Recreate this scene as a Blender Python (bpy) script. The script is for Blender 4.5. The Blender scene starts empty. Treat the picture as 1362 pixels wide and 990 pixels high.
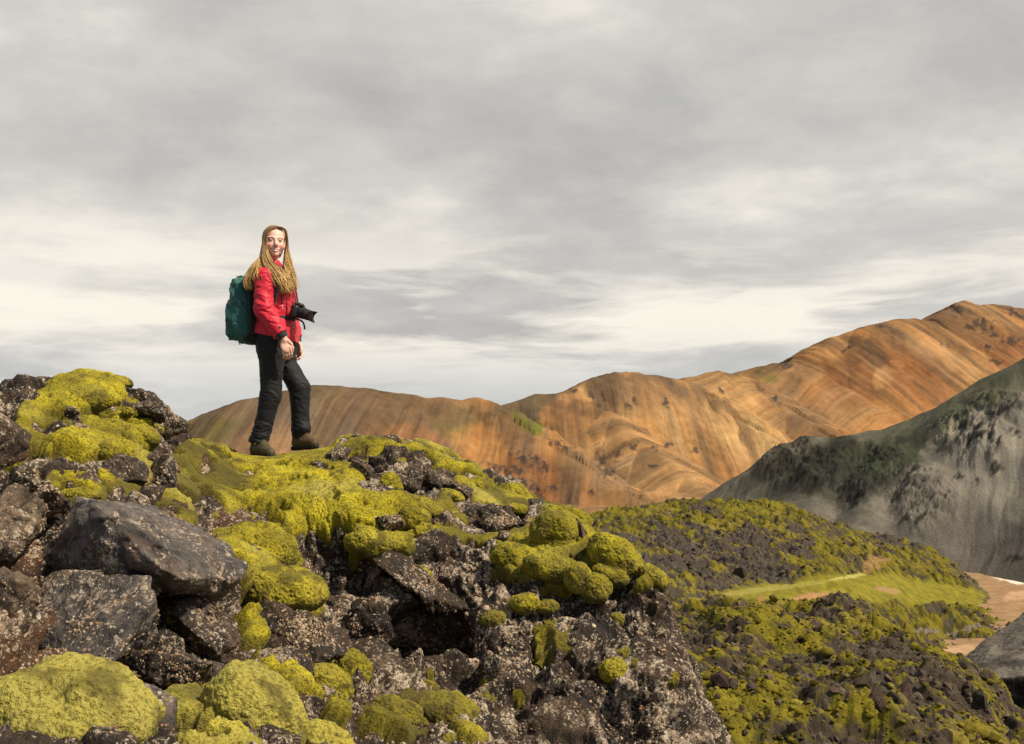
import bpy, bmesh, math, os, sys
import numpy as np
from mathutils import Vector, Matrix

# ------------------------------------------------------------------ camera, sky, sun, exposure
scene = bpy.context.scene
COL = scene.collection
FPX, U0, HOR, EYE = 1400.0, 681.0, 560.0, 1.6      # focal length in photo pixels, centre column, horizon row, eye height
R = math.radians

cam_data = bpy.data.cameras.new('camera')
cam_data.sensor_width = 36.0
cam_data.lens = FPX / 1362.0 * 36.0
cam_data.shift_y = (HOR - 495.0) / 1362.0
cam_data.clip_start = 0.05
cam_data.clip_end = 20000.0
cam = bpy.data.objects.new('camera', cam_data)
COL.objects.link(cam)
cam.location = (0, 0, EYE)
cam.rotation_euler = (R(90), 0, 0)
scene.camera = cam

SUN_ELEV, SUN_AZ = R(50), R(114)                      # azimuth measured clockwise from +Y (view direction)
sd = Vector((math.sin(SUN_AZ) * math.cos(SUN_ELEV), math.cos(SUN_AZ) * math.cos(SUN_ELEV), math.sin(SUN_ELEV)))
sun_data = bpy.data.lights.new('sun', 'SUN')
sun_data.energy = 5.0
sun_data.angle = R(3.0)
sun_data.color = (1.0, 0.885, 0.70)
sun = bpy.data.objects.new('sun', sun_data)
COL.objects.link(sun)
sun.rotation_euler = sd.to_track_quat('Z', 'Y').to_euler()

scene.view_settings.view_transform = 'Standard'
scene.view_settings.look = 'None'
scene.view_settings.gamma = 1.0
scene.view_settings.exposure = 0.32
scene.view_settings.use_curve_mapping = False
scene.cycles.max_bounces = 5
scene.cycles.diffuse_bounces = 3
scene.cycles.glossy_bounces = 2
scene.cycles.transparent_max_bounces = 6


class NT:
    """small helper round a node tree"""
    def __init__(self, tree):
        self.t = tree
        self.n = tree.nodes
        self.n.clear()

    def new(self, kind, **kw):
        nd = self.n.new(kind)
        for k, v in kw.items():
            setattr(nd, k, v)
        return nd

    def link(self, a, b):
        self.t.links.new(a, b)

    def math(self, op, a, b=None, clamp=False):
        nd = self.new('ShaderNodeMath', operation=op)
        nd.use_clamp = clamp
        for i, v in enumerate((a, b)):
            if v is None:
                continue
            if isinstance(v, (int, float)):
                nd.inputs[i].default_value = v
            else:
                self.link(v, nd.inputs[i])
        return nd.outputs[0]

    def mix(self, fac, a, b, blend='MIX'):
        nd = self.new('ShaderNodeMix', data_type='RGBA', blend_type=blend)
        for sock, v in ((nd.inputs[0], fac), (nd.inputs[6], a), (nd.inputs[7], b)):
            if isinstance(v, (int, float)):
                sock.default_value = v
            elif isinstance(v, tuple):
                sock.default_value = (*v, 1.0) if len(v) == 3 else v
            else:
                self.link(v, sock)
        return nd.outputs[2]

    def ramp(self, fac, stops):
        nd = self.new('ShaderNodeValToRGB')
        cr = nd.color_ramp
        while len(cr.elements) < len(stops):
            cr.elements.new(0.5)
        for e, (p, c) in zip(cr.elements, stops):
            e.position = p
            e.color = (c, c, c, 1) if isinstance(c, (int, float)) else (*c, 1)
        self.link(fac, nd.inputs[0])
        return nd.outputs[0]

    def noise(self, vec, scale, detail=4, rough=0.55, dist=0.0):
        nd = self.new('ShaderNodeTexNoise')
        nd.inputs['Scale'].default_value = scale
        nd.inputs['Detail'].default_value = detail
        nd.inputs['Roughness'].default_value = rough
        nd.inputs['Distortion'].default_value = dist
        if vec is not None:
            self.link(vec, nd.inputs['Vector'])
        return nd.outputs['Fac']

    def voronoi(self, vec, scale, feature='F1', rnd=1.0):
        nd = self.new('ShaderNodeTexVoronoi', feature=feature)
        nd.inputs['Scale'].default_value = scale
        nd.inputs['Randomness'].default_value = rnd
        self.link(vec, nd.inputs['Vector'])
        return nd


def build_world():
    w = bpy.data.worlds.new('World')
    scene.world = w
    w.use_nodes = True
    t = NT(w.node_tree)
    out = t.new('ShaderNodeOutputWorld')
    sky = t.new('ShaderNodeTexSky', sky_type='NISHITA')
    sky.sun_disc = False
    sky.sun_elevation = SUN_ELEV
    sky.sun_rotation = SUN_AZ
    sky.altitude = 600
    bg1 = t.new('ShaderNodeBackground')
    bg1.inputs['Strength'].default_value = 0.10
    t.link(sky.outputs[0], bg1.inputs['Color'])
    # cloud deck: the view direction is carried up to a flat layer, so bands close up towards the horizon
    tc = t.new('ShaderNodeTexCoord')
    sep = t.new('ShaderNodeSeparateXYZ')
    t.link(tc.outputs['Generated'], sep.inputs[0])
    zz = t.math('ADD', t.math('MAXIMUM', sep.outputs[2], 0.0), 0.27)
    px = t.math('DIVIDE', sep.outputs[0], zz)
    py = t.math('DIVIDE', sep.outputs[1], zz)
    cb = t.new('ShaderNodeCombineXYZ')
    t.link(px, cb.inputs[0])
    t.link(py, cb.inputs[1])
    mp = t.new('ShaderNodeMapping')
    t.link(cb.outputs[0], mp.inputs[0])
    mp.inputs['Location'].default_value = (2.3, 0.7, 0.0)
    mp.inputs['Rotation'].default_value = (0, 0, R(-14))
    mp.inputs['Scale'].default_value = (1.25, 1.35, 1.0)
    big = t.noise(mp.outputs[0], 0.80, 3, 0.5, 0.3)
    med = t.noise(mp.outputs[0], 2.0, 8, 0.60, 0.25)
    fin = t.noise(mp.outputs[0], 7.0, 6, 0.6, 0.2)
    s = t.math('ADD', t.math('MULTIPLY', big, 0.52), t.math('ADD', t.math('MULTIPLY', med, 0.36), t.math('MULTIPLY', fin, 0.12)))
    # brighter, thinner veil low over the horizon
    low = t.ramp(sep.outputs[2], [(0.0, 0.0), (0.03, 0.02), (0.09, 0.07), (0.16, 0.03), (0.30, 0.0), (0.5, 0.02)])
    s2 = t.math('ADD', s, low)
    col = t.ramp(s2, [(0.36, (0.35, 0.345, 0.333)), (0.46, (0.425, 0.417, 0.398)), (0.55, (0.52, 0.505, 0.475)),
                      (0.65, (0.70, 0.67, 0.605))])
    # rows of low heaped cloud nearer the horizon, cream where the sun reaches them
    mp2 = t.new('ShaderNodeMapping')
    t.link(tc.outputs['Generated'], mp2.inputs[0])
    mp2.inputs['Location'].default_value = (3.1, 0.4, 1.7)
    mp2.inputs['Scale'].default_value = (1.0, 1.0, 6.0)
    heap = t.noise(mp2.outputs[0], 3.4, 9, 0.58, 0.35)
    band = t.ramp(sep.outputs[2], [(0.015, 0.15), (0.05, 0.7), (0.10, 0.95), (0.145, 0.6), (0.20, 0.0)])
    hm = t.math('MULTIPLY', t.ramp(heap, [(0.46, 0.0), (0.57, 1.0)]), band)
    col = t.mix(hm, col, (0.80, 0.755, 0.66))
    hd = t.math('MULTIPLY', t.ramp(heap, [(0.30, 0.85), (0.43, 0.0)]), band)
    col = t.mix(hd, col, (0.405, 0.405, 0.40))
    # bluish grey distance just above the hills
    hz = t.ramp(sep.outputs[2], [(0.0, 0.6), (0.045, 0.35), (0.075, 0.03), (0.22, 0.0)])
    col = t.mix(hz, col, (0.455, 0.475, 0.485))
    bg2 = t.new('ShaderNodeBackground')
    bg2.inputs['Strength'].default_value = 1.0
    t.link(col, bg2.inputs['Color'])
    cover = t.ramp(t.math('ADD', med, t.math('MULTIPLY', fin, 0.12)), [(0.30, 0.90), (0.40, 1.0)])
    # the sky behind the camera, where the sun stands, is mostly open
    opening = t.ramp(t.math('ADD', t.math('MULTIPLY', sep.outputs[1], 0.5), 0.5), [(0.36, 0.25), (0.60, 1.0)])
    cover = t.math('MULTIPLY', cover, opening)
    mx = t.new('ShaderNodeMixShader')
    t.link(cover, mx.inputs[0])
    t.link(bg1.outputs[0], mx.inputs[1])
    t.link(bg2.outputs[0], mx.inputs[2])
    t.link(mx.outputs[0], out.inputs[0])


build_world()

# ------------------------------------------------------------------ numeric helpers
rng = np.random.default_rng(7)
_G = rng.normal(size=(64 ** 3, 3)).astype(np.float32)
_G /= np.linalg.norm(_G, axis=1, keepdims=True)
_J = rng.random((64 ** 3, 3)).astype(np.float32)


def _chunks(f):
    def run(p, *a):
        p = np.ascontiguousarray(p, dtype=np.float32).reshape(-1, 3)
        n, c = len(p), 150000
        if n <= c:
            return f(p, *a)
        parts = [f(p[i:i + c], *a) for i in range(0, n, c)]
        if isinstance(parts[0], tuple):
            return tuple(np.concatenate(q) for q in zip(*parts))
        return np.concatenate(parts)
    return run


@_chunks
def perlin(p):
    fl = np.floor(p)
    f = p - fl
    i = fl.astype(np.int64) & 63
    j = (i + 1) & 63
    w = f * f * f * (f * (f * 6 - 15) + 10)
    out = np.zeros(len(p), np.float32)
    for cx in (0, 1):
        ax = (j if cx else i)[:, 0] * 4096
        wx = w[:, 0] if cx else 1 - w[:, 0]
        for cy in (0, 1):
            ay = (j if cy else i)[:, 1] * 64
            wy = w[:, 1] if cy else 1 - w[:, 1]
            for cz in (0, 1):
                az = (j if cz else i)[:, 2]
                wz = w[:, 2] if cz else 1 - w[:, 2]
                g = _G[ax + ay + az]
                d = g[:, 0] * (f[:, 0] - cx) + g[:, 1] * (f[:, 1] - cy) + g[:, 2] * (f[:, 2] - cz)
                out += d * (wx * wy * wz)
    return out


@_chunks
def worley(p):
    fl = np.floor(p)
    f = p - fl
    i = fl.astype(np.int64)
    f1 = np.full(len(p), 9.0, np.float32)
    f2 = np.full(len(p), 9.0, np.float32)
    rid = np.zeros(len(p), np.float32)
    for dx in (-1, 0, 1):
        for dy in (-1, 0, 1):
            for dz in (-1, 0, 1):
                k = ((i[:, 0] + dx) & 63) * 4096 + ((i[:, 1] + dy) & 63) * 64 + ((i[:, 2] + dz) & 63)
                jt = _J[k]
                d = (jt[:, 0] + dx - f[:, 0]) ** 2 + (jt[:, 1] + dy - f[:, 1]) ** 2 + (jt[:, 2] + dz - f[:, 2]) ** 2
                near = d < f1
                f2 = np.where(near, f1, np.minimum(f2, d))
                rid = np.where(near, jt[:, 0], rid)
                f1 = np.where(near, d, f1)
    return np.sqrt(f1), np.sqrt(f2), rid


def fbm(p, octaves=4, gain=0.5, lac=2.03):
    p = np.asarray(p, np.float32).reshape(-1, 3)
    a, out = 1.0, 0
    for o in range(octaves):
        out = out + a * perlin(p + 17.31 * o)
        p = p * lac
        a *= gain
    return out


def ridged(p, octaves=4, gain=0.5):
    p = np.asarray(p, np.float32).reshape(-1, 3)
    a, out = 1.0, 0
    for o in range(octaves):
        out = out + a * (1 - 2.2 * np.abs(perlin(p + 9.7 * o)))
        p = p * 2.07
        a *= gain
    return out


def smooth(a, b, x):
    t = np.clip((x - a) / (b - a), 0, 1)
    return t * t * (3 - 2 * t)


def P(u, v, Y):
    """a point of the place seen at photo pixel (u, v) standing Y metres away"""
    return np.stack([(np.asarray(u, float) - U0) / FPX * Y, np.asarray(Y, float) + 0 * np.asarray(u, float),
                     EYE - (np.asarray(v, float) - HOR) / FPX * Y], -1)


def UV(p):
    return U0 + p[..., 0] / p[..., 1] * FPX, HOR + (EYE - p[..., 2]) / p[..., 1] * FPX


class TPS:
    def __init__(self, pts, lam=1e-4):
        pts = np.asarray(pts, float)
        self.s = np.ptp(pts[:, :2], axis=0).max()
        self.c = pts[:, :2] / self.s
        n = len(pts)
        K = self.phi(self.c[:, None] - self.c[None]) + lam * np.eye(n)
        Pm = np.c_[np.ones(n), self.c]
        A = np.zeros((n + 3, n + 3))
        A[:n, :n], A[:n, n:], A[n:, :n] = K, Pm, Pm.T
        self.w = np.linalg.solve(A, np.r_[pts[:, 2], 0, 0, 0])

    @staticmethod
    def phi(d):
        r2 = (d ** 2).sum(-1)
        return 0.5 * r2 * np.log(r2 + 1e-12)

    def __call__(self, x, y):
        q = np.stack([np.ravel(x), np.ravel(y)], -1) / self.s
        out = np.empty(len(q))
        for i in range(0, len(q), 20000):
            b = q[i:i + 20000]
            out[i:i + 20000] = self.phi(b[:, None] - self.c[None]) @ self.w[:-3] + self.w[-3] + b @ self.w[-2:]
        return out.reshape(np.shape(x))


def surfnet(F, org, h):
    """surface of F = 0 (inside below 0) as quads"""
    S = F < 0
    nx, ny, nz = F.shape
    c = [S[a:nx - 1 + a, b:ny - 1 + b, d:nz - 1 + d] for a in (0, 1) for b in (0, 1) for d in (0, 1)]
    tot = np.zeros(c[0].shape, np.int8)
    for q in c:
        tot += q
    act = np.argwhere((tot > 0) & (tot < 8))
    idx = np.full(c[0].shape, -1, np.int64)
    idx[tuple(act.T)] = np.arange(len(act))
    acc = np.zeros((len(act), 3))
    cnt = np.zeros(len(act))
    corner = {(a, b, d): F[act[:, 0] + a, act[:, 1] + b, act[:, 2] + d] for a in (0, 1) for b in (0, 1) for d in (0, 1)}
    for ax in range(3):
        o = [k for k in range(3) if k != ax]
        for a in (0, 1):
            for b in (0, 1):
                p0 = [0, 0, 0]
                p0[o[0]], p0[o[1]] = a, b
                p1 = list(p0)
                p1[ax] = 1
                f0, f1 = corner[tuple(p0)], corner[tuple(p1)]
                m = (f0 < 0) != (f1 < 0)
                t = np.where(m, f0 / np.where(m, f0 - f1, 1), 0)
                pos = np.tile(np.array(p0, float), (len(act), 1))
                pos[:, ax] = t
                acc[m] += pos[m]
                cnt[m] += 1
    verts = (act + acc / cnt[:, None]) * h + np.asarray(org)
    faces = []
    for ax in range(3):
        o = [k for k in range(3) if k != ax]
        sl0 = [slice(None)] * 3
        sl1 = [slice(None)] * 3
        sl0[ax], sl1[ax] = slice(0, -1), slice(1, None)
        e = np.argwhere(S[tuple(sl0)] != S[tuple(sl1)])
        e = e[(e[:, o[0]] > 0) & (e[:, o[1]] > 0) & (e[:, o[0]] < F.shape[o[0]] - 1) & (e[:, o[1]] < F.shape[o[1]] - 1)]
        ins = S[tuple(e.T)]
        quad = []
        for a, b in ((-1, -1), (0, -1), (0, 0), (-1, 0)):
            q = e.copy()
            q[:, o[0]] += a
            q[:, o[1]] += b
            quad.append(idx[tuple(q.T)])
        quad = np.stack(quad, 1)
        flip = ins if ax == 1 else ~ins
        quad[flip] = quad[flip][:, ::-1]
        faces.append(quad)
    return verts, np.concatenate(faces)


# ------------------------------------------------------------------ object helpers
def mesh_obj(name, verts, faces, mat, parent=None, cols=None, attrs=None, smooth_shade=True):
    me = bpy.data.meshes.new(name)
    verts = np.asarray(verts, np.float32).reshape(-1, 3)
    faces = np.asarray(faces, np.int32)
    k = faces.shape[1]
    me.vertices.add(len(verts))
    me.vertices.foreach_set('co', verts.ravel())
    me.loops.add(faces.size)
    me.loops.foreach_set('vertex_index', faces.ravel())
    me.polygons.add(len(faces))
    me.polygons.foreach_set('loop_start', np.arange(0, faces.size, k, dtype=np.int32))
    me.polygons.foreach_set('loop_total', np.full(len(faces), k, np.int32))
    me.polygons.foreach_set('use_smooth', np.full(len(faces), smooth_shade, bool))
    if cols is not None:
        a = me.attributes.new('col', 'FLOAT_COLOR', 'POINT')
        a.data.foreach_set('color', np.c_[cols, np.ones(len(verts))].astype(np.float32).ravel())
    for nm, arr in (attrs or {}).items():
        a = me.attributes.new(nm, 'FLOAT', 'POINT')
        a.data.foreach_set('value', np.asarray(arr, np.float32).ravel())
    me.update(calc_edges=True)
    me.materials.append(mat)
    o = bpy.data.objects.new(name, me)
    COL.objects.link(o)
    if parent is not None:
        o.parent = parent
        o.matrix_parent_inverse = parent.matrix_basis.inverted()
    return o


def tag(o, label=None, cat=None, group=None, kind=None):
    for k, v in (('label', label), ('category', cat), ('group', group), ('kind', kind)):
        if v:
            o[k] = v
    return o


def grid_faces(n, m, keep=None):
    i = np.arange(n * m).reshape(n, m)
    q = np.stack([i[:-1, :-1], i[1:, :-1], i[1:, 1:], i[:-1, 1:]], -1).reshape(-1, 4)
    if keep is not None:
        q = q[keep.ravel()[q].any(1)]
    return q


def compact(verts, faces, *arrs):
    used = np.unique(faces)
    mp = np.full(len(verts), -1, np.int64)
    mp[used] = np.arange(len(used))
    return (verts[used], mp[faces]) + tuple(a[used] for a in arrs)


def grid_normals(V):
    """V [n, m, 3] -> unit normals facing up"""
    du = np.gradient(V, axis=0)
    dv = np.gradient(V, axis=1)
    n = np.cross(du, dv)
    n /= np.linalg.norm(n, axis=-1, keepdims=True) + 1e-9
    n[n[..., 2] < 0] *= -1
    return n


_ICO = {}


def ico(n):
    if n not in _ICO:
        bm = bmesh.new()
        bmesh.ops.create_icosphere(bm, subdivisions=n, radius=1.0)
        v = np.array([q.co[:] for q in bm.verts])
        bm.verts.index_update()
        f = np.array([[q.index for q in p.verts] for p in bm.faces])
        bm.free()
        _ICO[n] = (v / np.linalg.norm(v, axis=1, keepdims=True), f)
    return _ICO[n]

# ------------------------------------------------------------------ materials
def new_mat(name):
    m = bpy.data.materials.new(name)
    m.use_nodes = True
    t = NT(m.node_tree)
    out = t.new('ShaderNodeOutputMaterial')
    b = t.new('ShaderNodeBsdfPrincipled')
    t.link(b.outputs[0], out.inputs[0])
    b.inputs['Roughness'].default_value = 0.9
    b.inputs['Specular IOR Level'].default_value = 0.25
    return m, t, b


def bump(t, b, height, strength, dist):
    nd = t.new('ShaderNodeBump')
    nd.inputs['Strength'].default_value = strength
    nd.inputs['Distance'].default_value = dist
    t.link(height, nd.inputs['Height'])
    t.link(nd.outputs[0], b.inputs['Normal'])
    return nd


def geo_pos(t):
    return t.new('ShaderNodeNewGeometry').outputs['Position']


def attr(t, name, out='Color'):
    nd = t.new('ShaderNodeAttribute')
    nd.attribute_name = name
    return nd.outputs[out]


def mat_moss():
    m, t, b = new_mat('moss')
    p = geo_pos(t)
    n1 = t.noise(p, 2.6, 4, 0.6)
    n2 = t.noise(p, 11.0, 4, 0.6)
    n3 = t.noise(p, 85.0, 3, 0.6)
    n4 = t.noise(p, 240.0, 2, 0.6)
    c = t.ramp(n1, [(0.30, (0.120, 0.098, 0.010)), (0.46, (0.315, 0.255, 0.009)), (0.64, (0.490, 0.398, 0.020))])
    c = t.mix(t.ramp(n2, [(0.38, 0.55), (0.56, 0.0)]), c, (0.085, 0.066, 0.014))
    c = t.mix(t.ramp(n3, [(0.36, 0.9), (0.54, 0.0)]), c, (0.050, 0.042, 0.008))  # dark flecks paint in the shade between the tufts
    c = t.mix(t.ramp(n4, [(0.55, 0.0), (0.72, 0.65)]), c, (0.47, 0.41, 0.065))
    # pale dry tone and brown aged moss with painted shade come as a per-vertex tint
    tint = attr(t, 'dry', 'Fac')
    c = t.mix(t.math('MULTIPLY', tint, t.ramp(n3, [(0.35, 0.2), (0.6, 1.0)])), c, (0.38, 0.325, 0.085))
    old_shade = attr(t, 'old_shade', 'Fac')
    c = t.mix(old_shade, c, (0.066, 0.050, 0.016))
    t.link(c, b.inputs['Base Color'])
    b.inputs['Roughness'].default_value = 1.0
    b.inputs['Specular IOR Level'].default_value = 0.05
    b.inputs['Sheen Weight'].default_value = 0.15
    b.inputs['Sheen Tint'].default_value = (0.8, 0.8, 0.3, 1)
    h = t.math('ADD', t.math('MULTIPLY', n3, 0.7), t.math('MULTIPLY', n4, 0.3))
    bump(t, b, h, 1.0, 0.02)
    return m


def mat_rock(name, dark=(0.013, 0.009, 0.007), mid=(0.064, 0.040, 0.022), lichen=0.5, rough=0.75, warm=0.3):
    m, t, b = new_mat(name)
    p = geo_pos(t)
    n1 = t.noise(p, 3.5, 5, 0.62)
    n2 = t.noise(p, 26.0, 5, 0.65)
    c = t.mix(t.ramp(n1, [(0.35, 0.0), (0.65, 1.0)]), dark, mid)
    c = t.mix(t.ramp(n2, [(0.36, 0.75), (0.55, 0.0)]), c, (0.012, 0.010, 0.009))
    c = t.mix(t.ramp(t.noise(p, 6.3, 3, 0.6, 0.4), [(0.56, 0.0), (0.72, warm)]), c, (0.15, 0.078, 0.036))
    soil = attr(t, 'soil', 'Fac')
    c = t.mix(t.math('MULTIPLY', soil, t.ramp(n2, [(.3, .5), (.6, 1.0)])), c, (0.085, 0.040, 0.018))
    # lichen crusts: small spots gathered in patches
    if lichen > 0:
        patch = t.noise(p, 4.6, 4, 0.65)
        for sc_, cut, colr in ((17.0, 0.60, (0.115, 0.078, 0.048)), (37.0, 0.60, (0.36, 0.28, 0.20)), (58.0, 0.60, (0.47, 0.395, 0.30)), (29.0, 0.645, (0.20, 0.125, 0.065))):
            blot = t.noise(p, sc_, 5, 0.72, .2)
            lvl = t.math('ADD', blot, t.math('MULTIPLY', t.math('SUBTRACT', patch, 0.5), 0.55))
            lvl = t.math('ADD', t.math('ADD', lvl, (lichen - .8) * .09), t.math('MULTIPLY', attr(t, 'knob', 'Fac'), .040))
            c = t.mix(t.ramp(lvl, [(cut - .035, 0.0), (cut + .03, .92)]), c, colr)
    t.link(c, b.inputs['Base Color'])
    b.inputs['Roughness'].default_value = rough
    h = t.math('ADD', t.math('MULTIPLY', n2, 0.6), t.math('MULTIPLY', t.noise(p, 95.0, 4, 0.65), 0.4))
    bump(t, b, h, 0.9, 0.03)
    return m


def mat_vcol(name, rough=0.9, nscale=0.0, namp=0.35, bscale=None, bdist=0.02, spec=0.2, sheen=0.0):
    m, t, b = new_mat(name)
    c = attr(t, 'col')
    p = geo_pos(t)
    if nscale:
        f = t.ramp(t.noise(p, nscale, 5, 0.65), [(0.25, 1 - namp), (0.75, 1 + namp)])
        c = t.mix(1.0, c, f, 'MULTIPLY')
    t.link(c, b.inputs['Base Color'])
    b.inputs['Roughness'].default_value = rough
    b.inputs['Specular IOR Level'].default_value = spec
    b.inputs['Sheen Weight'].default_value = sheen
    if bscale:
        bump(t, b, t.noise(p, bscale, 5, 0.65), 0.8, bdist)
    return m


def mat_plain(name, col, rough=0.6, spec=0.4, nscale=30.0, namp=0.25, bscale=None, bdist=0.002, metal=0.0, sheen=0.0):
    m, t, b = new_mat(name)
    p = t.new('ShaderNodeTexCoord').outputs['Object']
    f = t.ramp(t.noise(p, nscale, 4, 0.6), [(0.25, 1 - namp), (0.75, 1 + namp)])
    c = t.mix(1.0, col, f, 'MULTIPLY')
    t.link(c, b.inputs['Base Color'])
    b.inputs['Roughness'].default_value = rough
    b.inputs['Specular IOR Level'].default_value = spec
    b.inputs['Metallic'].default_value = metal
    b.inputs['Sheen Weight'].default_value = sheen
    if bscale:
        bump(t, b, t.noise(p, bscale, 4, 0.6), 0.6, bdist)
    return m


M_MOSS = mat_moss()
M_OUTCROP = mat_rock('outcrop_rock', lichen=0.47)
M_BOULDER = mat_rock('boulder_rock', dark=(0.018, 0.013, 0.010), mid=(0.078, 0.053, 0.034), lichen=0.45, rough=0.6)
M_SLAB = mat_rock('slab_rock', dark=(0.034, 0.028, 0.024), mid=(0.150, 0.124, 0.106), lichen=0.55, rough=0.38, warm=0.4)
M_BROWNROCK = mat_rock('brown_rock', dark=(0.04, 0.026, 0.016), mid=(0.17, 0.12, 0.08), lichen=0.5, rough=0.8, warm=0.8)
M_LICHEN = mat_vcol('lichen_crust', 0.95, 60.0, 0.35, 140.0, 0.008)
M_HILL = mat_vcol('hill_scree', 0.95, 0.9, 0.26, 0.9, 0.7, 0.1)
M_ASH = mat_vcol('ash_slope', 0.95, 1.6, 0.30, 1.6, 0.4, 0.1)
M_LAVA = mat_vcol('lava_field_ground', 0.95, 3.5, 0.45, 5.0, 0.12, 0.1)
M_SAND = mat_vcol('river_sand', 0.9, 0.9, 0.15, 1.5, 0.05, 0.2)


def paint(u, v, base, blobs, seed=0.0, warp=14.0, scale=0.03):
    """natural ground colours: soft-edged patches laid over a base colour"""
    sh = np.shape(u)
    q = np.stack([np.ravel(u) * scale, np.ravel(v) * scale, np.full(np.size(u), seed)], -1)
    wu = (np.ravel(u) + warp * fbm(q, 4)).reshape(sh)
    wv = (np.ravel(v) + warp * fbm(q + 31.7, 4)).reshape(sh)
    col = np.broadcast_to(np.asarray(base, float), sh + (3,)).copy()
    for (bu, bv, ru, rv, rot, c, s) in blobs:
        ca, sa = math.cos(R(rot)), math.sin(R(rot))
        du, dv = wu - bu, wv - bv
        a = (du * ca + dv * sa) / ru
        b_ = (-du * sa + dv * ca) / rv
        w = s * (1 - smooth(0.55, 1.15, np.sqrt(a * a + b_ * b_)))
        col += w[..., None] * (np.asarray(c) - col)
    return col


# ------------------------------------------------------------------ far hills
RIVER_Z = -42.0


def seg_height(X, Yy, lines, rnd, rill, amp=1.0):
    """ground that falls away at the angle of rest on both sides of each ridge line, cut by rills that follow the fall line"""
    def one(x, y, pts, sl, off):
        p = np.array([P(*q) for q in pts])
        best = np.full(x.shape, -1e9)
        bd = np.zeros(x.shape)
        ch = (p[-1] - p[0])[:2]
        ch /= np.hypot(*ch)
        bs = off + (x - p[0][0]) * ch[0] + (y - p[0][1]) * ch[1]      # rills run square to the whole ridge
        for a, b in zip(p[:-1], p[1:]):
            d = b - a
            L = math.hypot(d[0], d[1])
            t = np.clip(((x - a[0]) * d[0] + (y - a[1]) * d[1]) / L ** 2, 0, 1)
            qx, qy = a[0] + t * d[0], a[1] + t * d[1]
            dist = np.hypot(x - qx, y - qy)
            h = a[2] + t * d[2] - sl * (np.sqrt(dist ** 2 + rnd ** 2) - rnd)
            m = h > best
            best = np.where(m, h, best)
            bd = np.where(m, dist, bd)
        return best, bs, bd
    raw = [one(X.ravel(), Yy.ravel(), pts, sl, 1000.0 * k) for k, (pts, sl) in enumerate(lines)]
    top = np.max([r[0] for r in raw], axis=0)
    H = np.full(top.shape, -1e9)
    S, D, G1, G2 = (np.zeros(top.shape) for _ in range(4))
    for h, s, d in raw:
        m = h > top - 14
        s, d, h = s[m], d[m], h[m]
        s = s + rill * .5 * perlin(np.stack([s / (rill * 6), d / (rill * 9), 0 * s + 2], -1))
        g1 = ridged(np.stack([s / (rill * 2.6), d / (rill * 20), 0 * s], -1), 3) * (.55 + .9 * np.clip(perlin(np.stack([s / (rill * 11), d / (rill * 14), 0 * s + 8], -1)) + .4, 0, 1))
        g2 = fbm(np.stack([s / (rill * .75), d / (rill * 11), 0 * s + 5], -1), 3)
        hh = h + smooth(.3 * rill, 4.5 * rill, d) * amp * rill * (.33 * g1 + .15 * g2 + .22 * np.abs(perlin(np.stack([s / (rill * .9), d / (rill * 13), 0 * s + 33], -1))) + .08 * np.abs(perlin(np.stack([s / (rill * .33), d / (rill * 9), 0 * s + 35], -1))))
        idx = np.flatnonzero(m)
        up = hh > H[idx]
        k = idx[up]
        kk = .7
        H[idx] = np.maximum(hh, H[idx]) + kk * np.log1p(np.exp(-np.minimum(np.abs(hh - H[idx]), 60) / kk))
        S[k], D[k], G1[k], G2[k] = s[up], d[up], g1[up], g2[up]
    return tuple(a.reshape(X.shape) for a in (H, S, D, G1, G2))


def polar(u0, u1, nu, ys):
    u = np.linspace(u0, u1, nu)
    U, Yg = np.meshgrid(u, ys, indexing='ij')
    return (U - U0) / FPX * Yg, Yg


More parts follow.
